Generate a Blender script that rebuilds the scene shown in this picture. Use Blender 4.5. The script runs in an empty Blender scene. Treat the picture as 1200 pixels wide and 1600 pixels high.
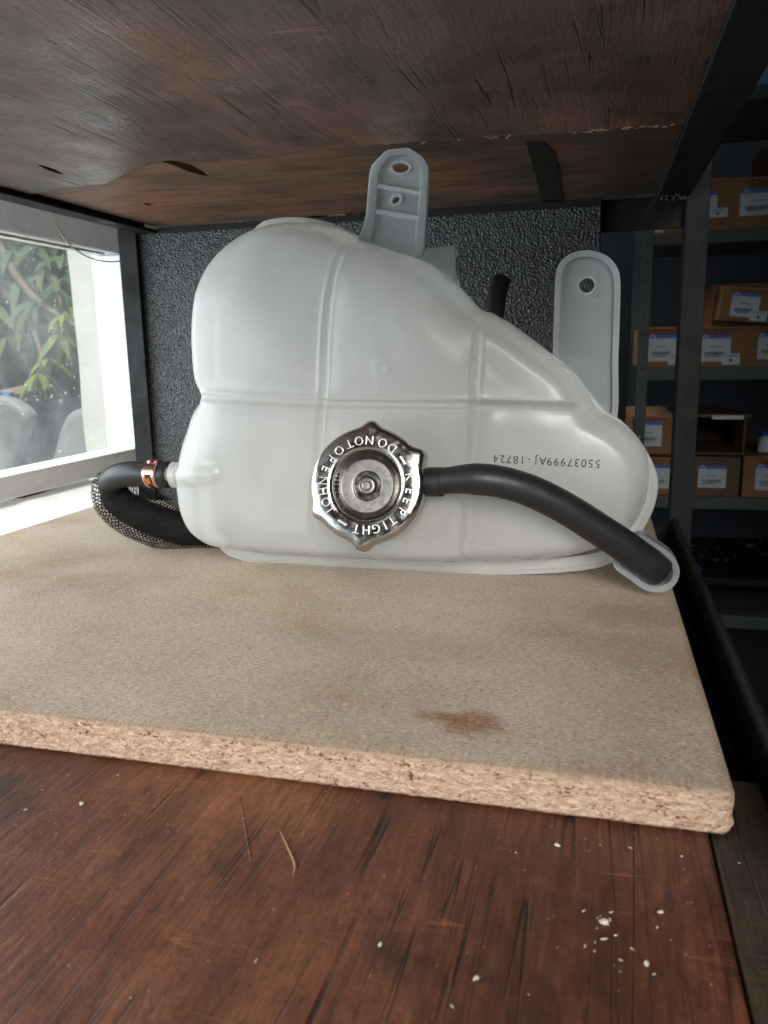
import bpy, bmesh, math, random
import numpy as np
from mathutils import Vector, Matrix, noise
from mathutils.geometry import delaunay_2d_cdt

random.seed(7)
rng = np.random.default_rng(7)
S = bpy.context.scene
C = S.collection
RAD = math.radians

# ------------------------------------------------------------------ camera
FPX, YAW, PITCH, ROLL = 1243.9, 15.07, 11.33, -1.153       # focal length in pixels of the 1200x1600 photo, angles in degrees
_y, _p, _r = RAD(YAW), RAD(PITCH), RAD(ROLL)
FWD = np.array([-math.sin(_y)*math.cos(_p), math.cos(_y)*math.cos(_p), -math.sin(_p)])
_rt = np.array([math.cos(_y), math.sin(_y), 0.0]); _up = np.cross(_rt, FWD)
RT = math.cos(_r)*_rt + math.sin(_r)*_up
UP = -math.sin(_r)*_rt + math.cos(_r)*_up
cam = bpy.data.cameras.new('camera'); camo = bpy.data.objects.new('camera', cam); C.objects.link(camo)
camo.matrix_world = Matrix((( RT[0], UP[0], -FWD[0], 0), (RT[1], UP[1], -FWD[1], 0), (RT[2], UP[2], -FWD[2], 0), (0, 0, 0, 1)))
cam.sensor_fit = 'VERTICAL'; cam.sensor_height = 24.0; cam.lens = FPX/1600*24
cam.clip_start = 0.01; cam.clip_end = 200
cam.dof.use_dof = True; cam.dof.focus_distance = 0.46; cam.dof.aperture_fstop = 12.5
S.camera = camo
S.render.resolution_x = 768; S.render.resolution_y = 1024

def ray(x, y): return RT*(x-600)/FPX - UP*(y-800)/FPX + FWD     # measuring helpers: a photo pixel on a known real plane
def onX(x, y, X): r = ray(x, y); return r*X/r[0]
def onY(x, y, Y): r = ray(x, y); return r*Y/r[1]
def onZ(x, y, Z): r = ray(x, y); return r*Z/r[2]

# ------------------------------------------------------------------ world, lamps, exposure
W = bpy.data.worlds.new('World'); S.world = W; W.use_nodes = True
bg = W.node_tree.nodes['Background']
bg.inputs[0].default_value = (0.80, 0.88, 1.0, 1); bg.inputs[1].default_value = 0.034
S.view_settings.view_transform = 'Standard'; S.view_settings.look = 'None'
S.view_settings.exposure = 0.0; S.view_settings.gamma = 1.0
def area(name, loc, target, size, power, col, spread=180, sy=None):
    l = bpy.data.lights.new(name, 'AREA'); l.shape = 'RECTANGLE'; l.size = size; l.size_y = sy or size
    l.energy = power; l.color = col; l.spread = RAD(spread)
    o = bpy.data.objects.new(name, l); C.objects.link(o); o.location = loc
    o.rotation_euler = (Vector(target)-Vector(loc)).to_track_quat('-Z', 'Y').to_euler()
    return o
area('window_daylight', (-0.82, 0.05, 0.20), (-0.10, 0.28, 0.02), 1.36, 36, (0.86, 0.94, 1.0), 180, 1.0)
area('sunlight_patch', (-1.66, -0.5, 3.3), (-0.56, 0.75, -0.15), 0.12, 150, (1.0, 0.93, 0.84))
area('outdoor_skylight', (-2.2, 1.6, 3.2), (-1.9, 2.2, 0.0), 2.4, 125, (0.92, 0.97, 1.0))
area('room_light', (0.30, -1.00, 0.50), (-0.16, 0.42, -0.12), 0.6, 2.5, (1.0, 0.955, 0.90), 47)

# ------------------------------------------------------------------ object helpers
def link(name, me, mat=None, parent=None):
    o = bpy.data.objects.new(name, me); C.objects.link(o)
    if mat is not None:
        me.materials.clear(); me.materials.append(mat)
    if parent is not None: attach(o, parent)
    return o
def attach(o, p):
    o.parent = p; o.matrix_parent_inverse = p['_w'] if False else WORLD[p.name].inverted()
WORLD = {}
def thing(name, label, cat, loc, group=None):
    o = bpy.data.objects.new(name, None); C.objects.link(o); o.location = loc
    o.empty_display_size = 0.02
    WORLD[o.name] = Matrix.Translation(loc)
    o['label'] = label; o['category'] = cat
    if group: o['group'] = group
    return o
def reg(o): WORLD[o.name] = WORLD.get(o.name, Matrix.Identity(4)); return o
def tag(o, label, cat, group=None):
    o['label'] = label; o['category'] = cat
    if group: o['group'] = group
    return o
def part(name, me, mat, parent): 
    o = link(name, me, mat, parent); WORLD[o.name] = Matrix.Identity(4); return o
def struct(name, me, mat):
    o = link(name, me, mat); o['kind'] = 'structure'; WORLD[o.name] = Matrix.Identity(4); return o
def mesh(name, v, f, smooth=False):
    me = bpy.data.meshes.new(name)
    me.from_pydata([tuple(map(float, p)) for p in v], [], [tuple(map(int, q)) for q in f]); me.validate(); me.update()
    if smooth: me.polygons.foreach_set('use_smooth', [True]*len(me.polygons))
    return me
def from_bm(name, bm, smooth=False, angle=None):
    bmesh.ops.recalc_face_normals(bm, faces=bm.faces)
    me = bpy.data.meshes.new(name); bm.to_mesh(me); bm.free()
    if smooth: me.polygons.foreach_set('use_smooth', [True]*len(me.polygons))
    if smooth and angle: me.set_sharp_from_angle(angle=RAD(angle))
    return me
def add_box(bm, lo, hi, bev=0.0, M=None, seg=2):
    lo, hi = np.array(lo, float), np.array(hi, float)
    m = Matrix.Translation((lo+hi)/2) @ Matrix.Diagonal((*(hi-lo), 1))
    if M is not None: m = M @ m
    g = bmesh.ops.create_cube(bm, size=1, matrix=m)
    if bev:
        es = {e for v in g['verts'] for e in v.link_edges}
        bmesh.ops.bevel(bm, geom=list(es), offset=bev, segments=seg, affect='EDGES', profile=0.5)
def box(name, lo, hi, bev=0.0, M=None, seg=2):
    bm = bmesh.new(); add_box(bm, lo, hi, bev, M, seg); return from_bm(name, bm)
def merge(parts):
    V, F, n = [], [], 0
    for v, f in parts:
        V += list(v); F += [tuple(i+n for i in q) for q in f]; n += len(v)
    return V, F
def catmull(P, n=8, closed=False):
    P = [np.array(p, float) for p in P]; out = []; m = len(P)
    rngs = range(m) if closed else range(m-1)
    for i in rngs:
        p1, p2 = P[i], P[(i+1) % m]
        p0 = P[i-1] if (closed or i > 0) else 2*p1-p2
        p3 = P[(i+2) % m] if (closed or i+2 < m) else 2*p2-p1
        for k in range(n):
            t = k/n
            out.append(0.5*((2*p1)+(-p0+p2)*t+(2*p0-5*p1+4*p2-p3)*t*t+(-p0+3*p1-3*p2+p3)*t**3))
    if not closed: out.append(P[-1])
    return np.array(out)
def resample(P, step, closed=False):
    P = np.array(P, float); Q = np.vstack([P, P[:1]]) if closed else P
    d = np.r_[0, np.cumsum(np.linalg.norm(np.diff(Q, axis=0), axis=1))]
    n = max(3, int(round(d[-1]/step)))
    t = np.linspace(0, d[-1], n+1); t = t[:-1] if closed else t
    return np.stack([np.interp(t, d, Q[:, k]) for k in range(P.shape[1])], 1)
def frames(P):
    P = np.array(P, float); T = np.gradient(P, axis=0); T /= np.linalg.norm(T, axis=1)[:, None]
    a = np.array([0, 0, 1.0]) if abs(T[0][2]) < 0.9 else np.array([1.0, 0, 0])
    u = np.cross(T[0], a); u /= np.linalg.norm(u); Us, Vs = [], []
    for t in T:
        u = u - t*(u@t); u /= np.linalg.norm(u); Us.append(u); Vs.append(np.cross(t, u))
    return P, T, np.array(Us), np.array(Vs)
def tube(P, r, seg=24, caps=True, flat=1.0):
    P, T, U, Vv = frames(P); n = len(P); r = np.broadcast_to(np.array(r, float), (n,))
    V, F = [], []
    for i in range(n):
        for k in range(seg):
            a = 2*math.pi*k/seg
            V.append(P[i] + r[i]*(math.cos(a)*U[i] + flat*math.sin(a)*Vv[i]))
    for i in range(n-1):
        for k in range(seg):
            a, b = i*seg+k, i*seg+(k+1) % seg
            F.append((a, b, b+seg, a+seg))
    if caps:
        F.append(tuple(range(seg))[::-1]); F.append(tuple((n-1)*seg+k for k in range(seg)))
    return V, F
def lathe(prof, M, seg=64, rad=None):
    """profile of (r, h); M maps local x,y,h to the world; rad(r, angle) may reshape the radius"""
    V, F = [], []; n = len(prof)
    for k in range(seg):
        a = 2*math.pi*k/seg
        for (r, h) in prof:
            q = rad(r, a) if rad else r
            V.append(M @ Vector((q*math.cos(a), q*math.sin(a), h)))
    for k in range(seg):
        for i in range(n-1):
            a, b = k*n+i, ((k+1) % seg)*n+i
            F.append((a, b, b+1, a+1))
    return [tuple(v) for v in V], F
def inside(poly, q):
    x, z = q[:, 0], q[:, 1]; r = np.zeros(len(q), bool); n = len(poly)
    for i in range(n):
        x1, z1 = poly[i]; x2, z2 = poly[(i+1) % n]
        c = ((z1 > z) != (z2 > z))
        with np.errstate(divide='ignore', invalid='ignore'):
            r ^= c & (x < (x2-x1)*(z-z1)/(z2-z1)+x1)
    return r
def dist_poly(q, poly, closed=True):
    A = np.array(poly); B = np.roll(A, -1, axis=0)
    if not closed: A, B = A[:-1], B[:-1]
    best = np.full(len(q), 1e9)
    for a, b in zip(A, B):
        ab = b-a; t = np.clip(((q-a)@ab)/max(ab@ab, 1e-18), 0, 1)
        best = np.minimum(best, np.hypot(*(q-(a+t[:, None]*ab)).T))
    return best
def normals2(P):
    t = np.roll(P, -1, axis=0)-np.roll(P, 1, axis=0); t /= np.linalg.norm(t, axis=1)[:, None]+1e-12
    n = np.stack([t[:, 1], -t[:, 0]], 1)
    ar = 0.5*np.sum(P[:, 0]*np.roll(P[:, 1], -1)-np.roll(P[:, 0], -1)*P[:, 1])
    return n if ar > 0 else -n                         # outward
def tri2d(loops, extra=None):
    pts, edges = [], []
    for L in loops:
        s = len(pts); pts += [tuple(p) for p in L]
        edges += [(s+i, s+(i+1) % len(L)) for i in range(len(L))]
    if extra is not None: pts += [tuple(p) for p in extra]
    v, e, f, *_ = delaunay_2d_cdt([Vector(p) for p in pts], edges, [], 0, 1e-7)
    v = np.array([(p.x, p.y) for p in v]); f = np.array([t for t in f if len(t) == 3])
    c = v[f].mean(axis=1); ok = inside(loops[0], c)
    for L in loops[1:]: ok &= ~inside(L, c)
    return v, f[ok]
def plate(loops, y0, y1, axis='Y'):
    """solid plate: 2-D loops (first outer, others holes) between two planes"""
    v, f = tri2d(loops); put = (lambda p, d: (p[0], d, p[1])) if axis == 'Y' else (lambda p, d: (p[0], p[1], d))
    n = len(v); V = [put(p, y0) for p in v]+[put(p, y1) for p in v]
    F = [tuple(t) for t in f]+[tuple(i+n for i in t[::-1]) for t in f]
    for L in loops:
        s = len(V); m = len(L)
        V += [put(p, y0) for p in L]+[put(p, y1) for p in L]
        F += [(s+i, s+(i+1) % m, s+m+(i+1) % m, s+m+i) for i in range(m)]
    return V, F
def solid(name, VF, smooth=False, angle=40, weld=1e-6):
    bm = bmesh.new(); vs = [bm.verts.new(p) for p in VF[0]]
    for q in VF[1]:
        try: bm.faces.new([vs[i] for i in q])
        except ValueError: pass
    if weld: bmesh.ops.remove_doubles(bm, verts=bm.verts, dist=weld)
    return from_bm(name, bm, smooth, angle)

# ------------------------------------------------------------------ material helpers
class Mat:
    def __init__(s, name, rough=0.5, spec=0.5, metal=0.0, color=None):
        s.m = bpy.data.materials.new(name); s.m.use_nodes = True; s.t = s.m.node_tree
        s.b = s.t.nodes['Principled BSDF']; s.out = s.t.nodes['Material Output']
        s.b.inputs['Roughness'].default_value = rough; s.b.inputs['Specular IOR Level'].default_value = spec
        s.b.inputs['Metallic'].default_value = metal
        if color: s.b.inputs['Base Color'].default_value = (*color, 1)
        s.co = None
    def n(s, kind, inp=None, **props):
        k = s.t.nodes.new('ShaderNode'+kind)
        for a, v in props.items(): setattr(k, a, v)
        for a, v in (inp or {}).items(): s.put(k.inputs[a], v)
        return k
    def put(s, sock, v):
        if isinstance(v, bpy.types.NodeSocket): s.t.links.new(v, sock)
        elif isinstance(v, bpy.types.Node): s.t.links.new(v.outputs[0], sock)
        else:
            if hasattr(sock.default_value, '__len__') and not hasattr(v, '__len__'): v = (v,)*len(sock.default_value)
            if sock.type == 'RGBA' and len(v) == 3: v = (*v, 1)
            sock.default_value = v
    def coord(s):
        if s.co is None: s.co = s.n('TexCoord').outputs['Object']
        return s.co
    def map(s, scale=(1, 1, 1), loc=(0, 0, 0), rot=(0, 0, 0), vec=None):
        return s.n('Mapping', {'Vector': vec or s.coord(), 'Scale': scale, 'Location': loc, 'Rotation': rot}).outputs[0]
    def noise(s, scale, detail=4, rough=0.55, vec=None, dist=0.0):
        return s.n('TexNoise', {'Vector': vec or s.coord(), 'Scale': scale, 'Detail': detail, 'Roughness': rough, 'Distortion': dist}).outputs[0]
    def voro(s, scale, vec=None, feature='F1', out=0):
        return s.n('TexVoronoi', {'Vector': vec or s.coord(), 'Scale': scale}, feature=feature).outputs[out]
    def ramp(s, fac, stops, interp='LINEAR'):
        r = s.n('ValToRGB', {'Fac': fac}); e = r.color_ramp; e.interpolation = interp
        while len(e.elements) < len(stops): e.elements.new(0.5)
        for el, (p, c) in zip(e.elements, stops):
            el.position = p; el.color = (*(c if hasattr(c, '__len__') else (c, c, c)), 1)
        return r.outputs[0]
    def mix(s, fac, a, b, blend='MIX'):
        k = s.n('Mix', data_type='RGBA', blend_type=blend)
        s.put(k.inputs[0], fac); s.put(k.inputs[6], a); s.put(k.inputs[7], b); return k.outputs[2]
    def math(s, op, a, b=0.0, c=0.0):
        k = s.n('Math', operation=op); s.put(k.inputs[0], a); s.put(k.inputs[1], b); s.put(k.inputs[2], c); return k.outputs[0]
    def bump(s, h, strength=0.3, dist=0.001, prev=None):
        k = s.n('Bump', {'Height': h, 'Strength': strength, 'Distance': dist})
        if prev is not None: s.put(k.inputs['Normal'], prev)
        return k.outputs[0]
    def near(s, p, rx, ry, vec=None):
        """1 at point p falling to 0 at an ellipse of radii rx, ry in the x-y plane"""
        v = s.n('Vector' 'Math', {0: vec or s.coord(), 1: (p[0], p[1], 0)}, operation='SUBTRACT').outputs[0]
        v = s.n('VectorMath', {0: v, 1: (1/rx, 1/ry, 0)}, operation='MULTIPLY').outputs[0]
        l = s.n('VectorMath', {0: v}, operation='LENGTH').outputs['Value']
        return s.math('SUBTRACT', 1.0, l)
    def col(s, v): s.put(s.b.inputs['Base Color'], v); return s
    def rough(s, v): s.put(s.b.inputs['Roughness'], v); return s
    def nor(s, v): s.put(s.b.inputs['Normal'], v); return s

# ---- natural polypropylene: a thin frosted wall that reflects, passes and blurs light
def milky(name, tint, kt, kf, rough=0.30, frost=0.42):
    M = Mat(name, 0.9, 0.0); M.col((*tint, 1))
    nb = M.bump(M.noise(900, 2), 0.05, 0.0003, M.bump(M.noise(55, 2), 0.12, 0.0015)); M.nor(nb)
    tr = M.n('BsdfTranslucent', {'Color': (*tint, 1), 'Normal': nb})
    fr = M.n('BsdfRefraction', {'Color': (0.97, 0.98, 0.97, 1), 'Roughness': frost, 'IOR': 1.04, 'Normal': nb})
    m1 = M.n('MixShader', {0: kt, 1: M.b.outputs[0], 2: tr.outputs[0]})
    kv = M.ramp(M.noise(11, 3, 0.6), [(0.32, kf-0.10), (0.68, kf+0.08)])
    m2 = M.n('MixShader', {0: kv, 1: m1.outputs[0], 2: fr.outputs[0]})
    gl = M.n('BsdfGlossy', {'Color': (1, 1, 1, 1), 'Roughness': M.ramp(M.noise(35, 5, 0.7), [(0.35, rough-0.06), (0.7, rough+0.10)]), 'Normal': nb})
    m3 = M.n('MixShader', {0: M.math('MULTIPLY', M.n('Fresnel', {'IOR': 1.45, 'Normal': nb}).outputs[0], M.math('MULTIPLY', 0.7, M.math('SUBTRACT', 1.0, M.n('NewGeometry').outputs['Backfacing']))), 1: m2.outputs[0], 2: gl.outputs[0]})
    M.t.links.new(m3.outputs[0], M.out.inputs[0]); return M.m
m_body = milky('milky_plastic', (0.895, 0.905, 0.89), 0.54, 0.44, 0.29, 0.32)
m_tab = milky('milky_plastic_plate', (0.74, 0.80, 0.84), 0.45, 0.62, 0.30, 0.30)
m_rim = milky('milky_plastic_rim', (0.80, 0.84, 0.86), 0.50, 0.40, 0.30, 0.35)

def rubber(name, c, rough=0.42):
    M = Mat(name, rough, 0.4); M.col(M.mix(M.noise(60, 4), c, tuple(x*2.0 for x in c)))
    M.rough(M.ramp(M.noise(90, 5), [(0.3, rough-0.06), (0.7, rough+0.14)]))
    M.nor(M.bump(M.noise(700, 3), 0.15, 0.0004)); return M.m
m_rubber = rubber('black_rubber', (0.010, 0.010, 0.011))
m_braid = Mat('black_braid', 0.7, 0.25, 0, (0.008, 0.008, 0.008)).m
def chrome():
    M = Mat('chrome', 0.12, 0.5, 1.0); 
    M.col(M.mix(M.noise(120, 4), (0.42, 0.405, 0.39), (0.52, 0.505, 0.49)))
    M.rough(M.ramp(M.noise(260, 5), [(0.35, 0.10), (0.75, 0.30)]))
    M.nor(M.bump(M.noise(160, 3), 0.10, 0.0006)); return M.m
m_chrome = chrome()
def zinc():
    M = Mat('zinc_plate', 0.4, 0.5, 1.0); f = M.noise(700, 5, 0.7)
    M.col(M.ramp(f, [(0.3, (0.24, 0.23, 0.225)), (0.7, (0.32, 0.31, 0.30))]))
    M.rough(M.ramp(M.noise(400, 4), [(0.3, 0.30), (0.7, 0.44)])); return M.m
m_zinc = zinc()
m_letter = Mat('stamped_letter', 0.33, 0.5, 1.0, (0.92, 0.91, 0.90)).m
def copper():
    M = Mat('copper_clamp', 0.22, 0.5, 1.0); M.col(M.mix(M.noise(300, 3), (0.75, 0.36, 0.30), (0.90, 0.55, 0.50))); return M.m
m_copper = copper()
m_amber = Mat('amber_plating', 0.3, 0.5, 1.0, (0.85, 0.42, 0.08)).m
def ink():
    M = Mat('black_ink', 0.6, 0.3, 0, (0.02, 0.02, 0.022))
    tr = M.n('BsdfTransparent'); f = M.ramp(M.noise(1500, 2), [(0.36, 0.6), (0.47, 0.0)])
    mx = M.n('MixShader', {0: f, 1: M.b.outputs[0], 2: tr.outputs[0]})
    M.t.links.new(mx.outputs[0], M.out.inputs[0]); return M.m
m_ink = ink()

RUST = onZ(735, 1128, -0.15); SMEAR = onZ(985, 962, -0.15)
def chip_top():
    M = Mat('fibreboard_face', 0.62, 0.35)
    wob = M.n('VectorMath', {0: M.coord(), 1: M.n('VectorMath', {0: M.n('TexNoise', {'Vector': M.coord(), 'Scale': 160.0, 'Detail': 2.0}).outputs[1], 1: (0.006, 0.006, 0.0)}, operation='MULTIPLY').outputs[0]}, operation='ADD').outputs[0]
    fib1 = M.noise(1, 3, 0.6, M.map((400, 1250, 1), vec=wob))
    fib2 = M.noise(1, 3, 0.6, M.map((400, 1250, 1), (3, 7, 0), (0, 0, 0.6), wob))
    fib3 = M.noise(1, 3, 0.6, M.map((400, 1250, 1), (9, 1, 0), (0, 0, -0.5), wob))
    big = M.noise(7, 4, 0.6)
    base = M.ramp(big, [(0.34, (0.315, 0.222, 0.153)), (0.50, (0.430, 0.338, 0.255)), (0.70, (0.490, 0.405, 0.320))])
    base = M.mix(M.ramp(fib1, [(0.36, 0.6), (0.47, 0.0)]), base, (0.13, 0.088, 0.058))
    base = M.mix(M.ramp(fib2, [(0.34, 0.5), (0.45, 0.0)]), base, (0.19, 0.135, 0.09))
    base = M.mix(M.ramp(fib3, [(0.58, 0.0), (0.68, 0.85)]), base, (0.66, 0.56, 0.44))
    base = M.mix(M.ramp(fib1, [(0.60, 0.0), (0.70, 0.8)]), base, (0.62, 0.53, 0.42))
    speck = M.voro(190)
    base = M.mix(M.ramp(speck, [(0.04, 0.5), (0.09, 0.0)]), base, (0.12, 0.07, 0.045))
    nz = M.math('ADD', M.math('MULTIPLY', M.noise(95, 6, 0.8), 0.75), M.math('MULTIPLY', fib1, 0.25))
    # rust-coloured stain and faint smears
    gr = M.ramp(M.noise(1, 4, 0.8, M.map((420, 700, 1))), [(0.36, 0.25), (0.56, 1.0)])
    def stain(b, p, rx, ry, col, gain, amt):
        k = M.math('ADD', M.near(p, rx, ry), M.math('MULTIPLY', M.math('SUBTRACT', nz, 0.5), gain))
        return M.mix(M.math('MULTIPLY', gr, M.ramp(k, [(0.05, 0.0), (0.35, amt*0.65), (0.7, amt)])), b, col)
    base = stain(base, RUST, 0.017, 0.014, (0.21, 0.080, 0.028), 3.6, 0.95)
    base = stain(base, (RUST[0]-0.014, RUST[1]+0.002), 0.014, 0.007, (0.19, 0.075, 0.03), 3.2, 0.7)
    base = stain(base, SMEAR, 0.035, 0.025, (0.24, 0.15, 0.09), 3.4, 0.5)
    base = stain(base, (0.02, 0.40), 0.04, 0.04, (0.28, 0.19, 0.125), 3.4, 0.35)
    base = stain(base, (-0.10, 0.385), 0.07, 0.03, (0.27, 0.19, 0.13), 3.4, 0.35)
    M.col(base); M.rough(M.ramp(fib2, [(0.3, 0.55), (0.7, 0.75)]))
    h = M.math('ADD', fib1, M.math('ADD', fib2, fib3))
    M.nor(M.bump(h, 0.35, 0.0004)); return M.m
def chip_edge():
    M = Mat('chipboard_edge', 0.8, 0.25)
    v = M.map((170, 170, 520)); a = M.noise(1, 5, 0.7, v, 0.4)
    b = M.noise(1, 4, 0.7, M.map((430, 430, 640), (5, 2, 1))); cl = M.noise(1, 2, 0.5, M.map((70, 70, 160), (1, 8, 3)))
    base = M.ramp(a, [(0.28, (0.21, 0.115, 0.070)), (0.40, (0.37, 0.245, 0.170)), (0.54, (0.50, 0.365, 0.265)), (0.70, (0.64, 0.500, 0.380))])
    pit = M.math('ADD', b, M.math('MULTIPLY', M.math('SUBTRACT', cl, 0.5), 0.45))
    base = M.mix(M.ramp(pit, [(0.33, 1.0), (0.42, 0.0)]), base, (0.15, 0.050, 0.028))
    sk = M.n('SeparateXYZ', {0: M.coord()}).outputs[2]
    skin = M.ramp(M.math('ADD', M.math('MULTIPLY', sk, 100), 16.0), [(0.72, 0.0), (0.95, 0.7)])
    base = M.mix(skin, base, (0.27, 0.20, 0.14))
    M.col(base)
    M.nor(M.bump(M.math('ADD', a, M.math('MULTIPLY', b, 1.5)), 0.7, 0.0010)); return M.m
def flake():
    M = Mat('wood_flake', 0.75, 0.25)
    g = M.n('NewGeometry').outputs['Random Per Island']
    c = M.ramp(g, [(0.0, (0.58, 0.44, 0.33)), (0.28, (0.48, 0.33, 0.23)), (0.50, (0.68, 0.55, 0.42)), (0.66, (0.36, 0.19, 0.12)), (0.82, (0.17, 0.06, 0.035))], 'CONSTANT')
    M.col(M.mix(M.noise(1, 3, 0.6, M.map((300, 300, 900))), c, (0.50, 0.34, 0.25))); return M.m

def planks(name, dark, mid, warm, black_amt, rough, loc=(0, 0, 0), along='Y', grey=0.0, crack=1.0, fine=1.0):
    M = Mat(name, rough, 0.5)
    g = (46, 9.0, 1) if along == 'Y' else (9.0, 46, 1)
    gf = (330, 48, 1) if along == 'Y' else (48, 330, 1)
    gc = (105, 3.0, 1) if along == 'Y' else (3.0, 105, 1)
    wob = M.n('VectorMath', {0: M.coord(), 1: M.n('VectorMath', {0: M.n('TexNoise', {'Vector': M.coord(), 'Scale': 5.0, 'Detail': 2.0}).outputs[1], 1: (0.012, 0.012, 0.0)}, operation='MULTIPLY').outputs[0]}, operation='ADD').outputs[0]
    a = M.noise(1, 4, 0.6, M.map(g, loc, vec=wob)); f = M.noise(1, 4, 0.7, M.map(gf, loc, vec=wob))
    big = M.noise(9, 4, 0.6, M.map((1, 0.7, 1), loc)); bl = M.noise(24, 5, 0.65, M.map((1, 0.8, 1), (loc[0]+4, loc[1]+2, 0)))
    base = M.ramp(big, [(0.30, dark), (0.50, mid), (0.66, warm)])
    base = M.mix(M.ramp(a, [(0.3, 0.55), (0.62, 0.0)]), base, tuple(x*0.45 for x in dark))
    base = M.mix(M.ramp(f, [(0.32, 0.55*fine), (0.52, 0.0)]), base, tuple(x*0.35 for x in dark))
    base = M.mix(M.ramp(f, [(0.55, 0.0), (0.75, 0.22*fine)]), base, tuple(min(1, x*1.7) for x in warm))
    base = M.mix(M.ramp(bl, [(0.56, 0.0), (0.70, black_amt)]), base, (0.012, 0.010, 0.010))
    if grey:
        w = M.noise(16, 6, 0.75, M.map((1, 2.2, 1), (loc[0]+8, loc[1], 0)))
        base = M.mix(M.ramp(w, [(0.50, 0.0), (0.72, grey)]), base, (0.25, 0.195, 0.155))
        sc = M.noise(1, 4, 0.7, M.map((14, 70, 1), (2, 9, 0), (0, 0, 0.3)))
        base = M.mix(M.ramp(sc, [(0.62, 0.0), (0.72, grey*0.8)]), base, (0.27, 0.215, 0.17))
    cr = None
    for i, (sx, sy, w) in enumerate(((150, 2.0, 0.014), (230, 4.0, 0.020), (60, 1.0, 0.005))):
        v = (sx, sy, 1) if along == 'Y' else (sy, sx, 1)
        k = M.noise(1, 0, 0.5, M.map(v, (loc[0]+1+3*i, loc[1]+5*i, 0), vec=wob))
        line = M.math('ABSOLUTE', M.math('SUBTRACT', k, 0.5))
        gv = (34, 13, 1) if along == 'Y' else (13, 34, 1)
        gate = M.ramp(M.noise(1, 2, 0.5, M.map(gv, (loc[0]+3+i, 1+i, 0))), [(0.50, 0.0), (0.60, 1.0)])
        c1 = M.math('MULTIPLY', M.ramp(line, [(w*0.3, 1.0), (w, 0.0)]), M.math('MULTIPLY', gate, crack*(1.0, 0.8, 1.0)[i]))
        cr = c1 if cr is None else M.math('MAXIMUM', cr, c1)
    base = M.mix(cr, base, (0.006, 0.004, 0.003))
    pore = M.noise(420, 3, 0.7)
    base = M.mix(M.ramp(pore, [(0.36, 0.40), (0.50, 0.0)]), base, tuple(x*0.4 for x in dark))
    scr = M.noise(1, 1, 0.5, M.map((7, 190, 1), (5+loc[0], 3, 0), (0, 0, 0.9))); sg = M.ramp(M.noise(26, 2), [(0.56, 0.0), (0.66, 1.0)])
    base = M.mix(M.math('MULTIPLY', sg, M.ramp(M.math('ABSOLUTE', M.math('SUBTRACT', scr, 0.5)), [(0.004, 0.45), (0.012, 0.0)])), base, tuple(min(1, x*2.2) for x in warm))
    dust = M.voro(260); dust2 = M.noise(40, 4)
    base = M.mix(M.math('MULTIPLY', M.ramp(dust, [(0.05, 0.5), (0.10, 0.0)]), M.ramp(dust2, [(0.5, 0.0), (0.65, 1.0)])), base, (0.34, 0.27, 0.21))
    M.col(base)
    M.rough(M.ramp(M.noise(30, 5, 0.7), [(0.3, rough-0.10), (0.7, rough+0.16)]))
    h = M.math('SUBTRACT', M.math('ADD', M.math('ADD', f, M.math('MULTIPLY', pore, 0.6)), M.math('MULTIPLY', a, 0.8)), M.math('MULTIPLY', cr, 2.5))
    M.nor(M.bump(h, 0.35, 0.0012)); return M.m
m_ply = planks('red_plywood', (0.078, 0.029, 0.018), (0.150, 0.050, 0.026), (0.265, 0.102, 0.042), 0.75, 0.46, (0, 0, 0), 'Y', 0.0, 1.0, 0.9)
m_strip = planks('brown_edge_wood', (0.040, 0.028, 0.017), (0.062, 0.043, 0.026), (0.095, 0.066, 0.038), 0.6, 0.5, (3, 1, 0))
m_ceil = planks('stained_plywood_underside', (0.058, 0.032, 0.022), (0.135, 0.075, 0.047), (0.225, 0.122, 0.072), 0.8, 0.34, (6, 3, 0), 'Y', 0.34, 0.9, 0.45)
def band():
    M = Mat('exposed_ply_core', 0.6, 0.35)
    g = M.noise(1, 5, 0.7, M.map((14, 120, 1))); b = M.noise(11, 4, 0.6, M.map((1, 1.6, 1), (2.2, 0.6, 0))); k = M.noise(17, 4, 0.65, M.map((0.8, 1.6, 1), (7, 3, 0)))
    c = M.ramp(b, [(0.36, (0.070, 0.055, 0.040)), (0.50, (0.145, 0.080, 0.050)), (0.62, (0.200, 0.092, 0.052))])
    sx = M.n('SeparateXYZ', {0: M.coord()}).outputs[0]
    c = M.mix(M.ramp(M.math('ADD', sx, 0.5), [(0.28, 0.55), (0.42, 0.0)]), c, (0.25, 0.115, 0.064))       # the raw orange core at the left end
    c = M.mix(M.ramp(k, [(0.44, 0.0), (0.64, 0.7)]), c, (0.036, 0.042, 0.034))
    c = M.mix(M.ramp(M.math('ADD', sx, 0.5), [(0.48, 0.0), (0.52, 0.8)]), c, (0.050, 0.038, 0.028))
    c = M.mix(M.ramp(g, [(0.32, 0.7), (0.5, 0.0)]), c, (0.030, 0.022, 0.017))
    c = M.mix(M.ramp(g, [(0.58, 0.0), (0.75, 0.4)]), c, (0.36, 0.25, 0.18))
    M.col(c); M.nor(M.bump(M.math('ADD', g, M.noise(80, 4)), 0.5, 0.0014)); return M.m
m_band = band()
def steel(name, c, rough=0.62, wear=0.5):
    M = Mat(name, rough, 0.22); e = M.noise(55, 5, 0.7)
    b = M.mix(M.noise(20, 4), c, tuple(x*1.6 for x in c))
    b = M.mix(M.ramp(e, [(0.68, 0.0), (0.74, wear)]), b, (0.16, 0.13, 0.10))
    M.col(b); M.rough(M.ramp(M.noise(40, 4), [(0.3, rough-0.08), (0.7, rough+0.2)])); M.nor(M.bump(M.noise(250, 4), 0.2, 0.0005)); return M.m
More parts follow.
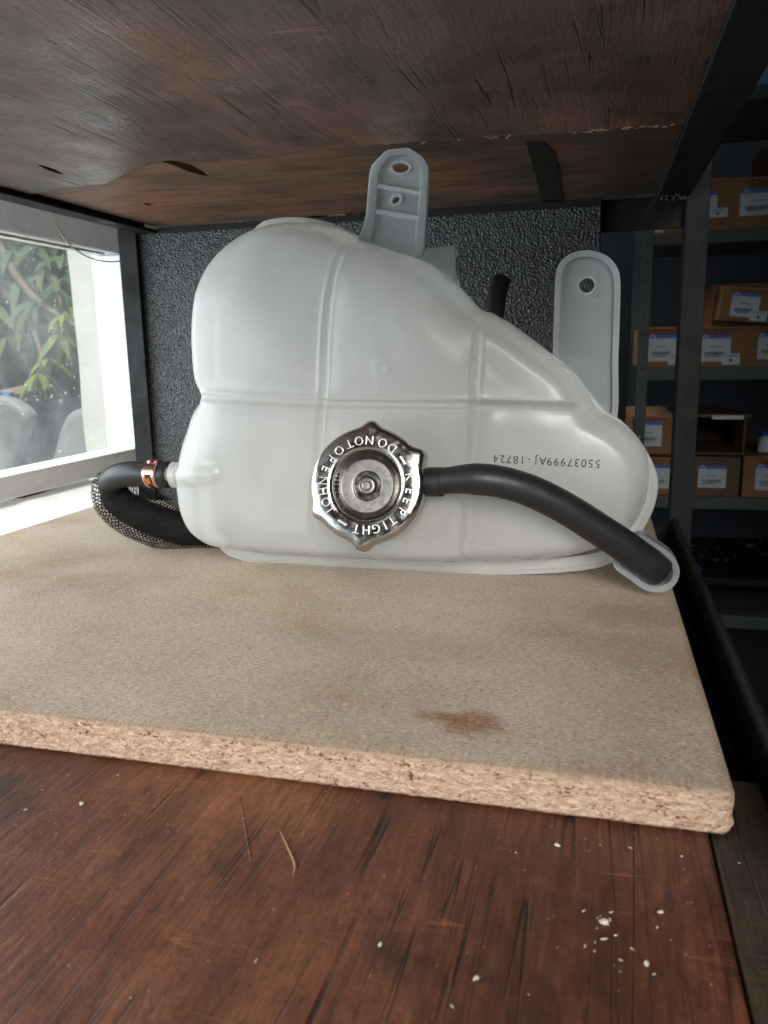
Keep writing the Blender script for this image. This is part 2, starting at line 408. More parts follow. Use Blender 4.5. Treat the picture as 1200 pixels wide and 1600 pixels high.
m_steel = steel('black_painted_steel', (0.007, 0.007, 0.0075))
m_tape = Mat('black_paint_stripe', 0.6, 0.3); m_tape.col(m_tape.mix(m_tape.ramp(m_tape.noise(1, 4, 0.7, m_tape.map((20, 200, 1))), [(0.35, 0.9), (0.6, 0.1)]), (0.012, 0.012, 0.012), (0.03, 0.024, 0.02))); m_tape = m_tape.m
def vinyl():
    M = Mat('pebbled_black_vinyl', 0.36, 0.65); M.col(M.mix(M.noise(30, 3), (0.013, 0.014, 0.016), (0.024, 0.025, 0.028)))
    a = M.noise(520, 2, 0.5); b = M.voro(580, feature='SMOOTH_F1')
    M.nor(M.bump(M.math('ADD', M.math('MULTIPLY', a, 1.3), b), 0.9, 0.0016))
    M.rough(M.ramp(M.noise(12, 4), [(0.3, 0.30), (0.7, 0.43)])); return M.m
m_vinyl = vinyl()
def paint(name, c, dirt=(0.35, 0.27, 0.18), amt=0.5, rough=0.55, sc=14):
    M = Mat(name, rough, 0.4); d = M.noise(sc, 6, 0.7)
    b = M.mix(M.noise(sc*0.6, 3), tuple(x*0.93 for x in c), c)
    b = M.mix(M.ramp(d, [(0.57, 0.0), (0.72, amt)]), b, dirt)
    v = M.voro(sc*1.7, feature='DISTANCE_TO_EDGE'); 
    gate = M.ramp(M.noise(sc*0.5, 3), [(0.5, 0.0), (0.6, 1.0)])
    b = M.mix(M.math('MULTIPLY', gate, M.ramp(v, [(0.008, amt), (0.02, 0.0)])), b, tuple(x*0.6 for x in dirt))
    M.col(b); M.nor(M.bump(M.noise(sc*5, 5), 0.35, 0.003)); return M.m
m_white = paint('white_window_paint', (0.78, 0.78, 0.74), amt=0.45)
m_sill = paint('white_sill_paint', (0.80, 0.79, 0.77), (0.42, 0.36, 0.28), 0.4, 0.6, 20)
m_frame2 = paint('grey_white_frame_paint', (0.72, 0.75, 0.78), (0.30, 0.27, 0.24), 0.4)
m_plaster = paint('white_plaster', (0.46, 0.445, 0.415), (0.27, 0.36, 0.30), 0.35, 0.8, 9)
m_wall = paint('dimmed_wall_paint', (0.022, 0.029, 0.040), (0.02, 0.07, 0.07), 0.4, 0.8, 4)  # base colour lowered close to black, imitating how little light reaches this wall
def glass():
    M = Mat('dusty_window_glass', 0.05)
    tr = M.n('BsdfTransparent', {'Color': (0.95, 0.965, 0.955)}); gl = M.n('BsdfGlossy', {'Color': (1, 1, 1), 'Roughness': 0.03})
    df = M.n('BsdfTranslucent', {'Color': (0.75, 0.77, 0.77)})
    fr = M.n('Fresnel', {'IOR': 1.33}); 
    m1 = M.n('MixShader', {0: M.math('MULTIPLY', fr.outputs[0], 0.12), 1: tr.outputs[0], 2: gl.outputs[0]})
    dirt = M.ramp(M.noise(18, 6, 0.7), [(0.35, 0.025), (0.8, 0.085)])
    sp = M.math('MULTIPLY', M.ramp(M.voro(120), [(0.07, 0.4), (0.12, 0.0)]), M.ramp(M.noise(30, 3), [(0.5, 0.0), (0.6, 1.0)]))
    m2 = M.n('MixShader', {0: M.math('ADD', dirt, sp), 1: m1.outputs[0], 2: df.outputs[0]})
    M.t.links.new(m2.outputs[0], M.out.inputs[0]); return M.m
m_glass = glass()
m_drop = Mat('water_drop', 0.02, 0.5, 0, (1, 1, 1)); m_drop.b.inputs['Transmission Weight'].default_value = 1.0; m_drop.b.inputs['IOR'].default_value = 1.33; m_drop = m_drop.m
def leafmat(name, a, b):
    M = Mat(name, 0.55, 0.3); oi = M.n('ObjectInfo').outputs['Random']; gi = M.n('NewGeometry').outputs['Random Per Island']
    c = M.mix(M.math('FRACT', M.math('ADD', oi, gi)), a, b); M.col(c)
    tr = M.n('BsdfTranslucent', {'Color': M.mix(0.5, c, (0.25, 0.45, 0.03))})
    mx = M.n('MixShader', {0: 0.32, 1: M.b.outputs[0], 2: tr.outputs[0]}); M.t.links.new(mx.outputs[0], M.out.inputs[0]); return M.m
m_leaf = leafmat('green_leaf', (0.055, 0.11, 0.050), (0.13, 0.20, 0.085))
m_leafy = leafmat('young_yellow_green_leaf', (0.16, 0.26, 0.035), (0.24, 0.34, 0.06))
m_leafd = leafmat('dark_green_leaf', (0.040, 0.085, 0.045), (0.10, 0.16, 0.085))
m_bark = Mat('bark', 0.8); m_bark.col(m_bark.mix(m_bark.noise(60, 5), (0.10, 0.07, 0.05), (0.20, 0.15, 0.10))); m_bark = m_bark.m
m_brown = paint('brown_outside_wall', (0.055, 0.040, 0.038), (0.09, 0.07, 0.065), 0.4, 0.7, 6)
m_chair = paint('pale_grey_plastic', (0.24, 0.26, 0.26), (0.20, 0.21, 0.205), 0.3, 0.45, 5)
m_soil = paint('outside_ground', (0.16, 0.14, 0.11), (0.08, 0.07, 0.05), 0.5, 0.9, 5)
def card(name, c):
    M = Mat(name, 0.7, 0.25); f = M.noise(1, 3, 0.6, M.map((6, 6, 150)))
    b = M.mix(M.noise(9, 4), tuple(x*0.82 for x in c), c); b = M.mix(M.ramp(f, [(0.4, 0.18), (0.6, 0.0)]), b, tuple(x*0.6 for x in c))
    M.col(b); return M.m
m_card = card('brown_cardboard', (0.25, 0.135, 0.058)); m_cardr = card('reddish_cardboard', (0.24, 0.105, 0.065)); m_cardd = card('dark_cardboard', (0.14, 0.085, 0.045))  # rack cardboard darkened in its colour to imitate the dim light there
m_label = Mat('dimmed_label_paper', 0.6, 0.3, 0, (0.46, 0.52, 0.56)).m  # white paper greyed in its colour, standing in for weak light on the rack
m_blue = Mat('blue_print', 0.55, 0.3, 0, (0.07, 0.12, 0.42)).m
m_print = Mat('dark_print', 0.6, 0.3, 0, (0.06, 0.08, 0.08)).m
m_green = Mat('dark_green_print', 0.6, 0.3, 0, (0.02, 0.10, 0.09)).m
m_boxink = Mat('brown_box_print', 0.7, 0.2, 0, (0.13, 0.065, 0.028)).m
m_rack = steel('grey_green_rack_steel', (0.050, 0.062, 0.060), 0.5, 0.3)  # steel colour lowered too, with the dimness of the rack put into it
m_bluebin = Mat('blue_plastic', 0.45, 0.4, 0, (0.12, 0.28, 0.42)).m
m_purple = Mat('purple_plastic', 0.3, 0.5, 0, (0.08, 0.06, 0.30)).m
m_bag = Mat('clear_bag_plastic', 0.35, 0.3, 0, (0.03, 0.035, 0.045)).m  # near-black base colour imitates the shade low on the rack
m_cord = Mat('beige_cord', 0.8, 0.2, 0, (0.42, 0.38, 0.30)).m
m_crumb = Mat('pale_wood_crumb', 0.8, 0.2, 0, (0.62, 0.53, 0.43)).m
m_sliver = Mat('raw_wood_sliver', 0.8, 0.2, 0, (0.33, 0.19, 0.11)).m

# ================================================================== LARGE STRUCTURE
ZB, ZP, ZC = -0.150, -0.168, 0.1275            # chipboard top, lower plywood top, underside of the upper shelf
YB, YP = 0.270, 0.752                          # front edge of the chipboard, back panel

unit = thing('shelving_unit', 'black steel shelf bay with worn red brown plywood boards and black pebbled back', 'shelf', (-0.2, 0.45, ZP))
# lower plywood board
part('lower_board', box('lower_board', (-0.452, 0.02, ZP-0.018), (0.0425, 0.748, ZP), 0.0012), m_ply, unit)
part('edge_plank', box('edge_plank', (0.0432, 0.02, ZP-0.020), (0.0662, 0.3135, ZP-0.0006), 0.0012), m_strip, unit)
# upper board: a ragged lower veneer over the exposed core, with a torn split
def ragged(a, b, n, amp, seed):
    out = []
    for i in range(n+1):
        t = i/n; x = a[0]+(b[0]-a[0])*t
        out.append((x, a[1]+(b[1]-a[1])*t + amp*(noise.noise((x*38, seed, 0))*1.4+noise.noise((x*190, seed, 3))*0.6)))
    return out
def zplane(px, z=ZC): p = onZ(px[0], px[1], z); return (p[0], p[1])
sm, sr = zplane((500, 228)), (0.0435, 0.5235)
sq = [(-0.4315, 0.566), zplane((95, 289)), zplane((165, 283)), zplane((235, 248)), zplane((330, 245)), zplane((420, 238)), sm]
seam = []
for i in range(6): seam += ragged(sq[i], sq[i+1], 14, 0.0022, 1)[:-1]
seam += ragged(sm, sr, 60, 0.0012, 2); seam[0] = (-0.4315, seam[0][1])
ven = [(-0.4315, 0.12), (0.0435, 0.12)] + seam[::-1]
crk = [zplane(p) for p in ((248, 250), (262, 250), (282, 253), (300, 258), (314, 266), (327, 276), (312, 273), (292, 267), (270, 258))]
crk2 = [zplane(p) for p in ((56, 252), (72, 256), (86, 261), (101, 269), (88, 267), (70, 260))]
crk3 = [zplane(p) for p in ((222, 317), (232, 318), (243, 322), (232, 322))]
core = [(-0.4315, 0.12), (0.0435, 0.12), (0.0435, 0.748), (-0.4315, 0.748)]
holes_core = [c for c in (crk, crk2, crk3) if min(p[1] for p in c) > 0]
upper = part('upper_board', solid('upper_board', plate([core]+holes_core, ZC, ZC+0.016, 'Z')), m_band, unit)
def cut(poly, lim): return [c for c in (crk, crk2) if max(p[1] for p in c) < lim]
vh = [c for c in (crk2,) if inside(np.array(ven), np.array(c)).all()]
part('veneer', solid('veneer', plate([ven]+vh, ZC-0.0016, ZC-0.0002, 'Z')), m_ceil, upper)
part('board_top', box('board_top', (-0.4315, 0.12, ZC+0.0165), (0.0435, 0.748, ZC+0.020)), m_ceil, upper)
st = [zplane(p) for p in ((822, 222), (850, 221), (868, 240), (880, 313), (848, 317), (836, 270))]
part('paint_stripe', solid('paint_stripe', plate([st], ZC-0.0005, ZC-0.0001, 'Z')), m_tape, upper)
# splinters standing off the torn seam
P = []
for i in range(46):
    x = random.uniform(-0.02, 0.040) if i < 32 else random.uniform(-0.15, 0.03); t = (x-sm[0])/(sr[0]-sm[0]); y = sm[1]+(sr[1]-sm[1])*t
    M = Matrix.Translation((x, y+random.uniform(-0.002, 0.001), ZC-0.0014-random.random()*0.001)) @ Matrix.Rotation(random.uniform(-0.7, 0.7), 4, 'Z') @ Matrix.Rotation(random.uniform(-0.4, 0.4), 4, 'Y')
    l, w = random.uniform(0.001, 0.0042), random.uniform(0.0002, 0.0006)
    P.append(([M @ Vector(q) for q in ((-l, -w, 0), (l, -w*0.3, -0.0003), (l*0.8, w, 0), (-l*0.7, w, -0.0004), (0, 0, 0.0006))], [(0, 1, 2, 3), (0, 4, 1), (1, 4, 2), (2, 4, 3), (3, 4, 0)]))
so = part('splinter', mesh('splinter', *merge(P)), m_sliver, upper); so['kind'] = 'stuff'
# steel angle frame
def beam(name, boxes, par=None):
    bm = bmesh.new()
    for lo, hi in boxes: add_box(bm, lo, hi, 0.0008)
    return part(name, from_bm(name, bm), m_steel, par or unit)
beam('side_beam', [((0.0440, 0.12, ZC-0.0035), (0.0700, 0.758, ZC-0.0003)), ((0.0670, 0.12, ZC), (0.0700, 0.758, ZC+0.026))])
beam('side_beam', [((-0.4520, 0.12, ZC-0.0060), (-0.4320, 0.758, ZC-0.0025)), ((-0.4520, 0.12, ZC-0.002), (-0.4490, 0.758, ZC+0.026))])
beam('side_rail', [((0.0685, 0.02, ZP-0.024), (0.0715, 0.742, ZP+0.018)), ((0.044, 0.316, ZP-0.0235), (0.0684, 0.742, ZP-0.0205))])
beam('side_rail', [((-0.4550, 0.02, ZP-0.03), (-0.4525, 0.742, ZP-0.002))])
beam('rear_beam', [((-0.4515, 0.7605, 0.1000), (0.0665, 0.7645, 0.1268))])
beam('rear_rail', [((-0.4515, 0.7605, ZP-0.022), (0.0665, 0.7645, ZP+0.004))])
def post(name, x0, x1, y0, y1):
    bm = bmesh.new(); add_box(bm, (x0, y0, -0.75), (x1, y0+0.003, 0.75), 0.0007); add_box(bm, (x0, y0+0.0032, -0.75), (x0+0.003, y1, 0.75), 0.0007)
    return part(name, from_bm(name, bm), m_steel, unit)
post('post', 0.0668, 0.0850, 0.744, 0.776)
post('post', -0.4735, -0.4530, 0.746, 0.766)
wl = []                                                     # weld bead where beam meets post
for i in range(26):
    a = Vector((0.046+0.021*(i/25), 0.741+random.uniform(-0.002, 0.002), ZC-0.005+random.uniform(-0.002, 0.002)))
    bmv = tube([a, a+Vector((0.0012, 0.0005, 0))], [0.0018, 0.0015], 6); wl.append(bmv)
part('weld', mesh('weld', *merge(wl), True), steel('weld_metal', (0.05, 0.045, 0.04), 0.4, 0.8), unit)
bp = part('back_panel', box('back_panel', (-0.4695, YP, ZB-0.012), (-0.0018, YP+0.006, ZC-0.003), 0.001), m_vinyl, unit)
part('trim_strip', box('trim_strip', (-0.4300, 0.7485, ZC-0.0068), (-0.002, 0.7515, ZC-0.0012), 0.0006), m_steel, bp)

# chipboard sheet lying on the lower board
def chipboard():
    prof = [(YP-0.006, ZP+0.0004), (0.5, ZP+0.0004), (YB+0.004, ZP+0.0004), (YB+0.0012, ZP+0.0009)]
    prof += [(YB, ZP+0.0022+0.0142*i/13) for i in range(14)]
    prof += [(YB+0.0006, ZB-0.0006), (YB+0.0018, ZB-0.0001), (YB+0.004, ZB), (YB+0.012, ZB), (0.36, ZB), (0.5, ZB), (YP-0.006, ZB)]
    xs = np.concatenate([np.linspace(-0.50, -0.27, 24)[:-1], np.linspace(-0.27, 0.046, 430), [0.0468, 0.0476, 0.0484, 0.0491, 0.0496, 0.0499, 0.05]])
    n = len(prof); V, F, mi = [], [], []
    for i, x in enumerate(xs):
        e = max(0.0, (x-0.0462)/0.0038)
        for j, (y, z) in enumerate(prof):
            k = 1.0 if 2 < j < n-4 else 0.0
            q = Vector((x*420, z*900, 1.3)); w = noise.noise(q)*0.00030+noise.noise(q*2.7)*0.00030
            top = noise.noise((x*500, 4.2, 0))*0.00035 if j in (18, 19, 20) else 0
            yy = y+k*w+abs(top); zz = z-(abs(top) if z > ZB-0.001 else 0)
            r = 0.0030*(1-math.sqrt(max(0, 1-e*e)))                      # rounded, crumbly right end
            if y < 0.3: yy += r
            if z > ZB-0.004: zz -= r*0.6
            if z < ZP+0.003: zz += r*0.6
            xx = x + (noise.noise((y*260, z*420, 9))*0.0012*min(1, e*1.5) if e > 0 else 0)
            V.append((xx, yy, zz))
    for i in range(len(xs)-1):
        for j in range(n-1):
            a = i*n+j; F.append((a, a+n, a+n+1, a+1)); mi.append(0 if j >= 19 else 1)
        a = i*n; F.append((a, a+n-1, a+2*n-1, a+n)); mi.append(1)
    F.append(tuple(range(n))); mi.append(1); F.append(tuple((len(xs)-1)*n+j for j in range(n))[::-1]); mi.append(1)
    me = bpy.data.meshes.new('chipboard_sheet'); me.from_pydata(V, [], F); me.update()
    me.materials.append(chip_top()); me.materials.append(chip_edge())
    me.polygons.foreach_set('material_index', mi)
    bm = bmesh.new(); bm.from_mesh(me); bmesh.ops.recalc_face_normals(bm, faces=bm.faces); bm.to_mesh(me); bm.free()
    return me
cbt = thing('chipboard_sheet', 'tan particle board with raw crumbly front edge and a rust stain, lying on plywood', 'board', (-0.2, 0.5, ZP))
o = bpy.data.objects.new('board', chipboard()); C.objects.link(o); attach(o, cbt); WORLD[o.name] = Matrix.Identity(4)
P = []
for i in range(800):
    x = random.uniform(-0.27, 0.0475); z = random.uniform(ZP+0.0026, ZB-0.0020)
    l = random.uniform(0.0005, 0.0021)*(0.6 if random.random() < 0.5 else 1); w = random.uniform(0.00018, 0.00055)
    M = Matrix.Translation((x, YB-0.00005+random.uniform(-0.0003, 0.0003), z)) @ Matrix.Rotation(random.gauss(0, 0.28), 4, 'Y') @ Matrix.Rotation(random.gauss(0, 0.12), 4, 'Z')
    P.append(([M @ Vector(q) for q in ((-l, 0, -w*0.5), (l*0.8, 0, -w), (l, 0, w*0.6), (-l*0.7, 0, w), (0, -0.00022, 0), (0, 0.0006, 0))], [(0, 1, 4), (1, 2, 4), (2, 3, 4), (3, 0, 4), (0, 5, 1), (1, 5, 2), (2, 5, 3), (3, 5, 0)]))
so = part('edge_flakes', mesh('edge_flakes', *merge(P)), flake(), cbt); so['kind'] = 'stuff'

# ---- window side
XW = -0.56
GZ0, GZ1 = -0.1105, 0.1210
win = thing('window', 'white painted window with dusty glass beside the shelf, leafy tree outside', 'window', (XW, 0.45, -0.135))
fr = part('bottom_rail', box('bottom_rail', (XW-0.03, -0.70, -0.1345), (XW+0.006, 0.893, GZ0), 0.0025), m_white, win)
part('top_rail', box('top_rail', (XW-0.03, -0.70, GZ1), (XW+0.006, 0.893, 0.160), 0.0025), m_frame2, win)
part('stile', box('stile', (XW-0.03, 0.876, GZ0+0.0005), (XW+0.005, 0.893, GZ1-0.0005), 0.002), m_frame2, win)
part('stile', box('stile', (XW-0.03, -0.70, GZ0+0.0005), (XW+0.005, -0.66, GZ1-0.0005), 0.002), m_frame2, win)
part('pane', box('pane', (XW-0.012, -0.6595, GZ0+0.0006), (XW-0.009, 0.8755, GZ1-0.0006)), m_glass, win)
rag = []
for i in range(90):
    y = 0.3+0.56*i/89; rag.append((y, GZ1+0.0002-0.0018-0.0016*abs(noise.noise((y*45, 2, 1)))))
pv = [(XW-0.0085, y, z) for y, z in rag]+[(XW-0.0085, y, GZ1+0.001) for y, z in rag]+[(XW-0.005, y, z) for y, z in rag]+[(XW-0.005, y, GZ1+0.001) for y, z in rag]
n = len(rag); pf = []
for i in range(n-1):
    for s in (0, 2*n): pf.append((s+i, s+i+1, s+n+i+1, s+n+i))
    pf.append((i, i+1, 2*n+i+1, 2*n+i))
part('putty', mesh('putty', pv, pf), paint('old_putty', (0.42, 0.33, 0.25), amt=0.5, sc=40), win)
for (px, py, r) in ((81, 620, 4.2), (95, 627, 4.6), (102, 614, 3.6), (58, 625, 3.2), (41, 625, 3.0), (80, 603, 3.4)):
    c = onX(px, py, XW-0.0088); rr = r*0.0006
    bm = bmesh.new(); bmesh.ops.create_uvsphere(bm, u_segments=12, v_segments=8, radius=rr, matrix=Matrix.Translation(c) @ Matrix.Diagonal((0.45, 1.1, 0.85, 1)))
    part('water_drop', from_bm('water_drop', bm, True), m_drop, win)
cp = [onX(80, 337, XW+0.0075), onX(92, 360, XW+0.012), onX(105, 378, XW+0.015), onX(125, 395, XW+0.013), onX(150, 406, XW+0.012), onX(172, 409, XW+0.01), onX(187, 408, XW+0.008)]
reg(tag(link('string', mesh('string', *tube(catmull(cp, 8), 0.0008, 8), True), m_cord), 'thin beige cord hanging in a curve from the window top rail', 'cord'))
# sill with flaking paint, walls
def sill():
    nx, ny = 26, 320; V, F = [], []
    for i in range(nx):
        for j in range(ny):
            x = -0.5535+0.0520*i/(nx-1); y = -0.70+1.592*j/(ny-1)
            h = noise.noise((x*60, y*22, 5)); z = -0.1360-0.0175*i/(nx-1)+0.0012*max(0, h-0.05)*2+0.0004*noise.noise((x*200, y*120, 2))
            V.append((x, y, z))
    for i in range(nx-1):
        for j in range(ny-1): a = i*ny+j; F.append((a, a+ny, a+ny+1, a+1))
    s = len(V); loop = [j for j in range(ny)]+[i*ny+ny-1 for i in range(1, nx)]+[(nx-1)*ny+j for j in range(ny-2, -1, -1)]+[i*ny for i in range(nx-2, 0, -1)]
    for k in loop: V.append((V[k][0], V[k][1], -0.20))
    m = len(loop)
    for k in range(m): F.append((loop[k], loop[(k+1) % m], s+(k+1) % m, s+k))
    return solid('window_sill', (V, F), True, 50)
struct('window_sill', sill(), m_sill)
bm = bmesh.new()
add_box(bm, (XW-0.045, -1.2, 0.1605), (XW+0.004, 1.5, 2.6)); add_box(bm, (XW-0.045, -1.2, -1.2), (XW+0.002, 1.5, -0.2005))
add_box(bm, (XW-0.045, 0.8935, -0.2), (XW+0.003, 1.5, 0.16)); add_box(bm, (XW-0.045, -1.2, -0.2), (XW+0.003, -0.7005, 0.16))
struct('wall', from_bm('wall', bm), m_plaster)

# ---- outside the window
p0 = onY(103, 381, 1.22); p1 = onY(138, 721, 1.22); xe = (p0[0]+p1[0])/2
pil = thing('pillar', 'sunlit white plastered pillar standing outside the window pane', 'pillar', (xe+0.2, 1.4, -1.2))
pm = bmesh.new(); bmesh.ops.create_grid(pm, x_segments=30, y_segments=90, size=0.5)
for v in pm.verts: v.co = Vector((xe+0.004*noise.noise((0, v.co.y*14, 2))*(1 if v.co.x < -0.49 else 0)+(v.co.x+0.5)*0.32, 1.22-0.003*noise.noise((v.co.x*9, v.co.y*30, 1)), -1.2+(v.co.y+0.5)*2.6))
g = bmesh.ops.extrude_face_region(pm, geom=pm.faces[:]); 
for v in [e for e in g['geom'] if isinstance(e, bmesh.types.BMVert)]: v.co.y += 0.3
part('shaft', from_bm('shaft', pm), m_plaster, pil)
part('base_block', box('base_block', (xe-0.02, 1.2, -1.22), (xe+0.34, 1.56, -1.1), 0.01), m_plaster, pil)
struct('ground', box('ground', (-9, -4, -1.3), (XW-0.13, 9, -1.2)), m_soil)
ow = thing('outside_wall', 'dark brown weathered wall low behind the tree outside', 'wall', (-3.2, 3.6, -1.2))
bwx = onY(0, 540, 3.4)
for i in range(24):
    x0 = -5.6+i*0.16; part('board', box('board', (x0, 3.42+0.006*random.random(), -1.2), (x0+0.155, 3.5, bwx[2]+0.02*random.random()), 0.006), m_brown, ow)
# leaf: narrow, folded along the midrib
def leaf_geo():
    st = [(0, 0.02, 0), (0.22, 0.085, 0.0), (0.5, 0.105, -0.03), (0.78, 0.065, -0.11), (1.0, 0.004, -0.22)]; V, F = [], []
    for (t, w, z) in st: V += [(-w, t, z+w*0.35), (0, t, z), (w, t, z+w*0.35)]
    for i in range(4):
        a = i*3; F += [(a, a+1, a+4, a+3), (a+1, a+2, a+5, a+4)]
    return np.array(V), F
LV, LF = leaf_geo()
leaf_me = {}
for nm, mm in (('a', m_leaf), ('y', m_leafy), ('d', m_leafd)):
    me = mesh('leaf', LV, LF, True); me.materials.append(mm); leaf_me[nm] = me
tree = thing('leafy_tree', 'green tree with drooping narrow leaves and young yellow green shoots, seen through the pane', 'tree', (-2.4, 2.6, -1.2))
tv = [np.array((-2.55, 2.75, -1.2)), np.array((-2.5, 2.72, -0.6)), np.array((-2.42, 2.74, 0.1)), np.array((-2.36, 2.7, 0.9))]
part('trunk', mesh('trunk', *tube(catmull(tv, 6), np.linspace(0.06, 0.025, 19), 12), True), m_bark, tree)
def D(px, py, Y): return onY(px, py, Y)
branches = [[D(-60, 300, 2.45), D(25, 430, 2.0), D(60, 470, 1.9), D(110, 505, 1.8), D(150, 520, 1.75)],
            [D(-80, 420, 2.5), D(20, 470, 2.05), D(45, 500, 1.95), D(62, 545, 1.88), D(66, 585, 1.85)],
            [D(-50, 350, 2.5), D(40, 370, 2.3), D(120, 400, 2.2), D(200, 420, 2.1)],
            [D(-90, 480, 2.5), D(-20, 520, 2.2), D(10, 520, 2.1), D(30, 540, 2.05)],
            [D(-40, 250, 2.5), D(30, 330, 2.3), D(80, 420, 2.1), D(95, 470, 1.95), D(98, 505, 1.9)]]
for b in branches:
    b = [tv[2]] + b; cc = catmull(b, 6)
    part('branch', mesh('branch', *tube(cc, np.linspace(0.018, 0.0035, len(cc)), 8), True), m_bark, tree)
def leaf_mat(p, d, L, roll):
    d = Vector(d).normalized(); z = Vector((0, 0, 1)); x = d.cross(z)
    x = x.normalized() if x.length > 1e-4 else Vector((1, 0, 0)); u = x.cross(d)
    R = Matrix((( x[0], d[0], u[0]), (x[1], d[1], u[1]), (x[2], d[2], u[2]))).to_4x4()
    return Matrix.Translation(p) @ R @ Matrix.Rotation(roll, 4, 'Y') @ Matrix.Scale(L, 4)
near_l = []
def sprig(c, n, L, kind, axis=(0.2, -0.3, -1), spread=0.9):
    for i in range(n):
        a = 2*math.pi*(i+random.random()*0.6)/n; ax = Vector(axis).normalized()
        s = ax.orthogonal().normalized(); t = ax.cross(s)
        d = ax*random.uniform(0.35, 1.0)+(s*math.cos(a)+t*math.sin(a))*spread*random.uniform(0.6, 1.1)
        near_l.append((leaf_mat(Vector(c)+d*0.006, d, L*random.uniform(0.75, 1.15), random.uniform(-0.5, 0.5)), kind))
for (px, py, Y, n, L, k) in ((92, 522, 1.80, 9, 0.085, 'y'), (60, 582, 1.84, 11, 0.085, 'y'), (98, 490, 1.80, 7, 0.085, 'y'), (10, 525, 2.0, 9, 0.13, 'a'), (55, 470, 1.95, 8, 0.11, 'a'), (30, 435, 2.0, 9, 0.12, 'a'), (70, 420, 2.05, 9, 0.12, 'a'), (85, 450, 1.9, 8, 0.10, 'a'), (20, 390, 2.1, 10, 0.13, 'a'), (60, 385, 2.1, 10, 0.13, 'a'), (95, 400, 2.1, 9, 0.12, 'a'), (-15, 470, 2.05, 9, 0.13, 'a'), (-25, 420, 2.1, 9, 0.13, 'a'), (40, 350, 2.2, 9, 0.13, 'a'), (90, 355, 2.2, 9, 0.13, 'a'), (45, 500, 2.0, 8, 0.11, 'a'), (75, 560, 1.9, 8, 0.085, 'y'), (-5, 545, 2.1, 8, 0.12, 'a'), (110, 430, 2.0, 8, 0.11, 'a'), (112, 480, 1.9, 8, 0.1, 'y')):
    sprig(D(px, py, Y), n, L, k)
while len(near_l) < 298:
    c = D(random.uniform(-80, 170), random.uniform(300, 520), random.uniform(2.1, 2.5)); sprig(c, 6, 0.13, random.choice('aad'), (random.uniform(-.5, .5), -0.3, -0.8))
for M, k in near_l[:298]:
    o = bpy.data.objects.new('leaf', leaf_me[k]); C.objects.link(o); o.matrix_world = M
    o.parent = tree; o.matrix_parent_inverse = WORLD[tree.name].inverted()
P = []
for i in range(2600):
    c = D(random.uniform(-260, 300), random.uniform(150, 545), random.uniform(2.45, 3.2)); d = (random.gauss(0, 0.6), random.gauss(-0.2, 0.4), random.uniform(-1, 0.1))
    M = np.array(leaf_mat(Vector(c), d, random.uniform(0.10, 0.17), random.uniform(-1, 1))); P.append(((np.c_[LV, np.ones(len(LV))] @ M.T)[:, :3], LF))
so = part('far_leaves', mesh('far_leaves', *merge(P), True), m_leafd, tree); so['kind'] = 'stuff'
hm = []
for i in range(1500):
    c = (random.uniform(-6, -1.2), random.uniform(3.7, 4.4), random.uniform(-0.3, 2.6)); d = (random.gauss(0, 0.6), random.gauss(-0.3, 0.4), random.uniform(-1, 0.2))
    M = np.array(leaf_mat(Vector(c), d, random.uniform(0.22, 0.4), random.uniform(-1, 1))); hm.append(((np.c_[LV*np.array([1.6, 1, 1]), np.ones(len(LV))] @ M.T)[:, :3], LF))
hd = link('hedge', mesh('hedge', *merge(hm), True), m_leafd); hd['kind'] = 'stuff'; hd['label'] = 'dense dark foliage behind the brown wall outside'
# two pale chairs standing outside
def chair_back(name, pts, Y, label):
    lp = np.array([(onY(x, y, Y)[0], onY(x, y, Y)[2]) for x, y in pts]); L = resample(catmull(lp, 6, True), 0.02, True)
    t = thing(name, label, 'chair', (L[:, 0].mean(), Y, -1.2), 'pale chairs outside the window')
    nn = normals2(L); loops = []
    V, F = [], []
    for (ins, y) in ((0.0, Y+0.03), (0.0, Y+0.01), (0.006, Y), (0.02, Y-0.004)):
        V += [(p[0]-q[0]*ins, y, p[1]-q[1]*ins) for p, q in zip(L, nn)]
    m = len(L)
    for r in range(3): F += [(r*m+i, r*m+(i+1) % m, (r+1)*m+(i+1) % m, (r+1)*m+i) for i in range(m)]
    F += [tuple(range(m))[::-1], tuple(range(3*m, 4*m))]
    part('backrest', solid('backrest', (V, F), True, 50), m_chair, t)
    x0, x1 = L[:, 0].min(), L[:, 0].max(); zb = L[:, 1].min()
    part('seat', box('seat', (x0-0.02, Y-0.40, zb-0.04), (x1+0.02, Y+0.02, zb-0.001), 0.012), m_chair, t)
    for a in (x0+0.02, x1-0.02):
        for b in (Y-0.36, Y-0.02): part('leg', mesh('leg', *tube([(a, b, -1.2), (a, b, zb-0.04)], [0.014, 0.02], 10), True), m_chair, t)
chair_back('plastic_chair', [(120, 639), (103, 649), (93, 668), (86, 695), (72, 745), (66, 770), (150, 775), (175, 745), (172, 690), (160, 655), (140, 640)], 1.62, 'pale grey plastic chair with rounded back, beside the white pillar outside')
chair_back('plastic_chair', [(-15, 618), (12, 623), (34, 636), (46, 650), (40, 672), (30, 700), (18, 735), (8, 770), (-60, 770), (-70, 690), (-50, 630)], 1.62, 'pale grey plastic chair with tapering back, at the left edge of the pane')
sc = [onY(x, y, 1.9) for x, y in ((2, 609), (18, 606), (44, 600), (48, 610), (30, 615), (14, 618))]
sp = [(p[0], p[2]) for p in sc]
t = thing('scrap_bracket', 'small pinkish scrap with a blue tip lying below the leaves outside', 'scrap', (sc[0][0], 1.9, sc[0][2]))
part('plate', solid('plate', plate([sp], 1.9, 1.93)), Mat('pinkish_plastic', 0.5, 0.4, 0, (0.55, 0.38, 0.28)).m, t)
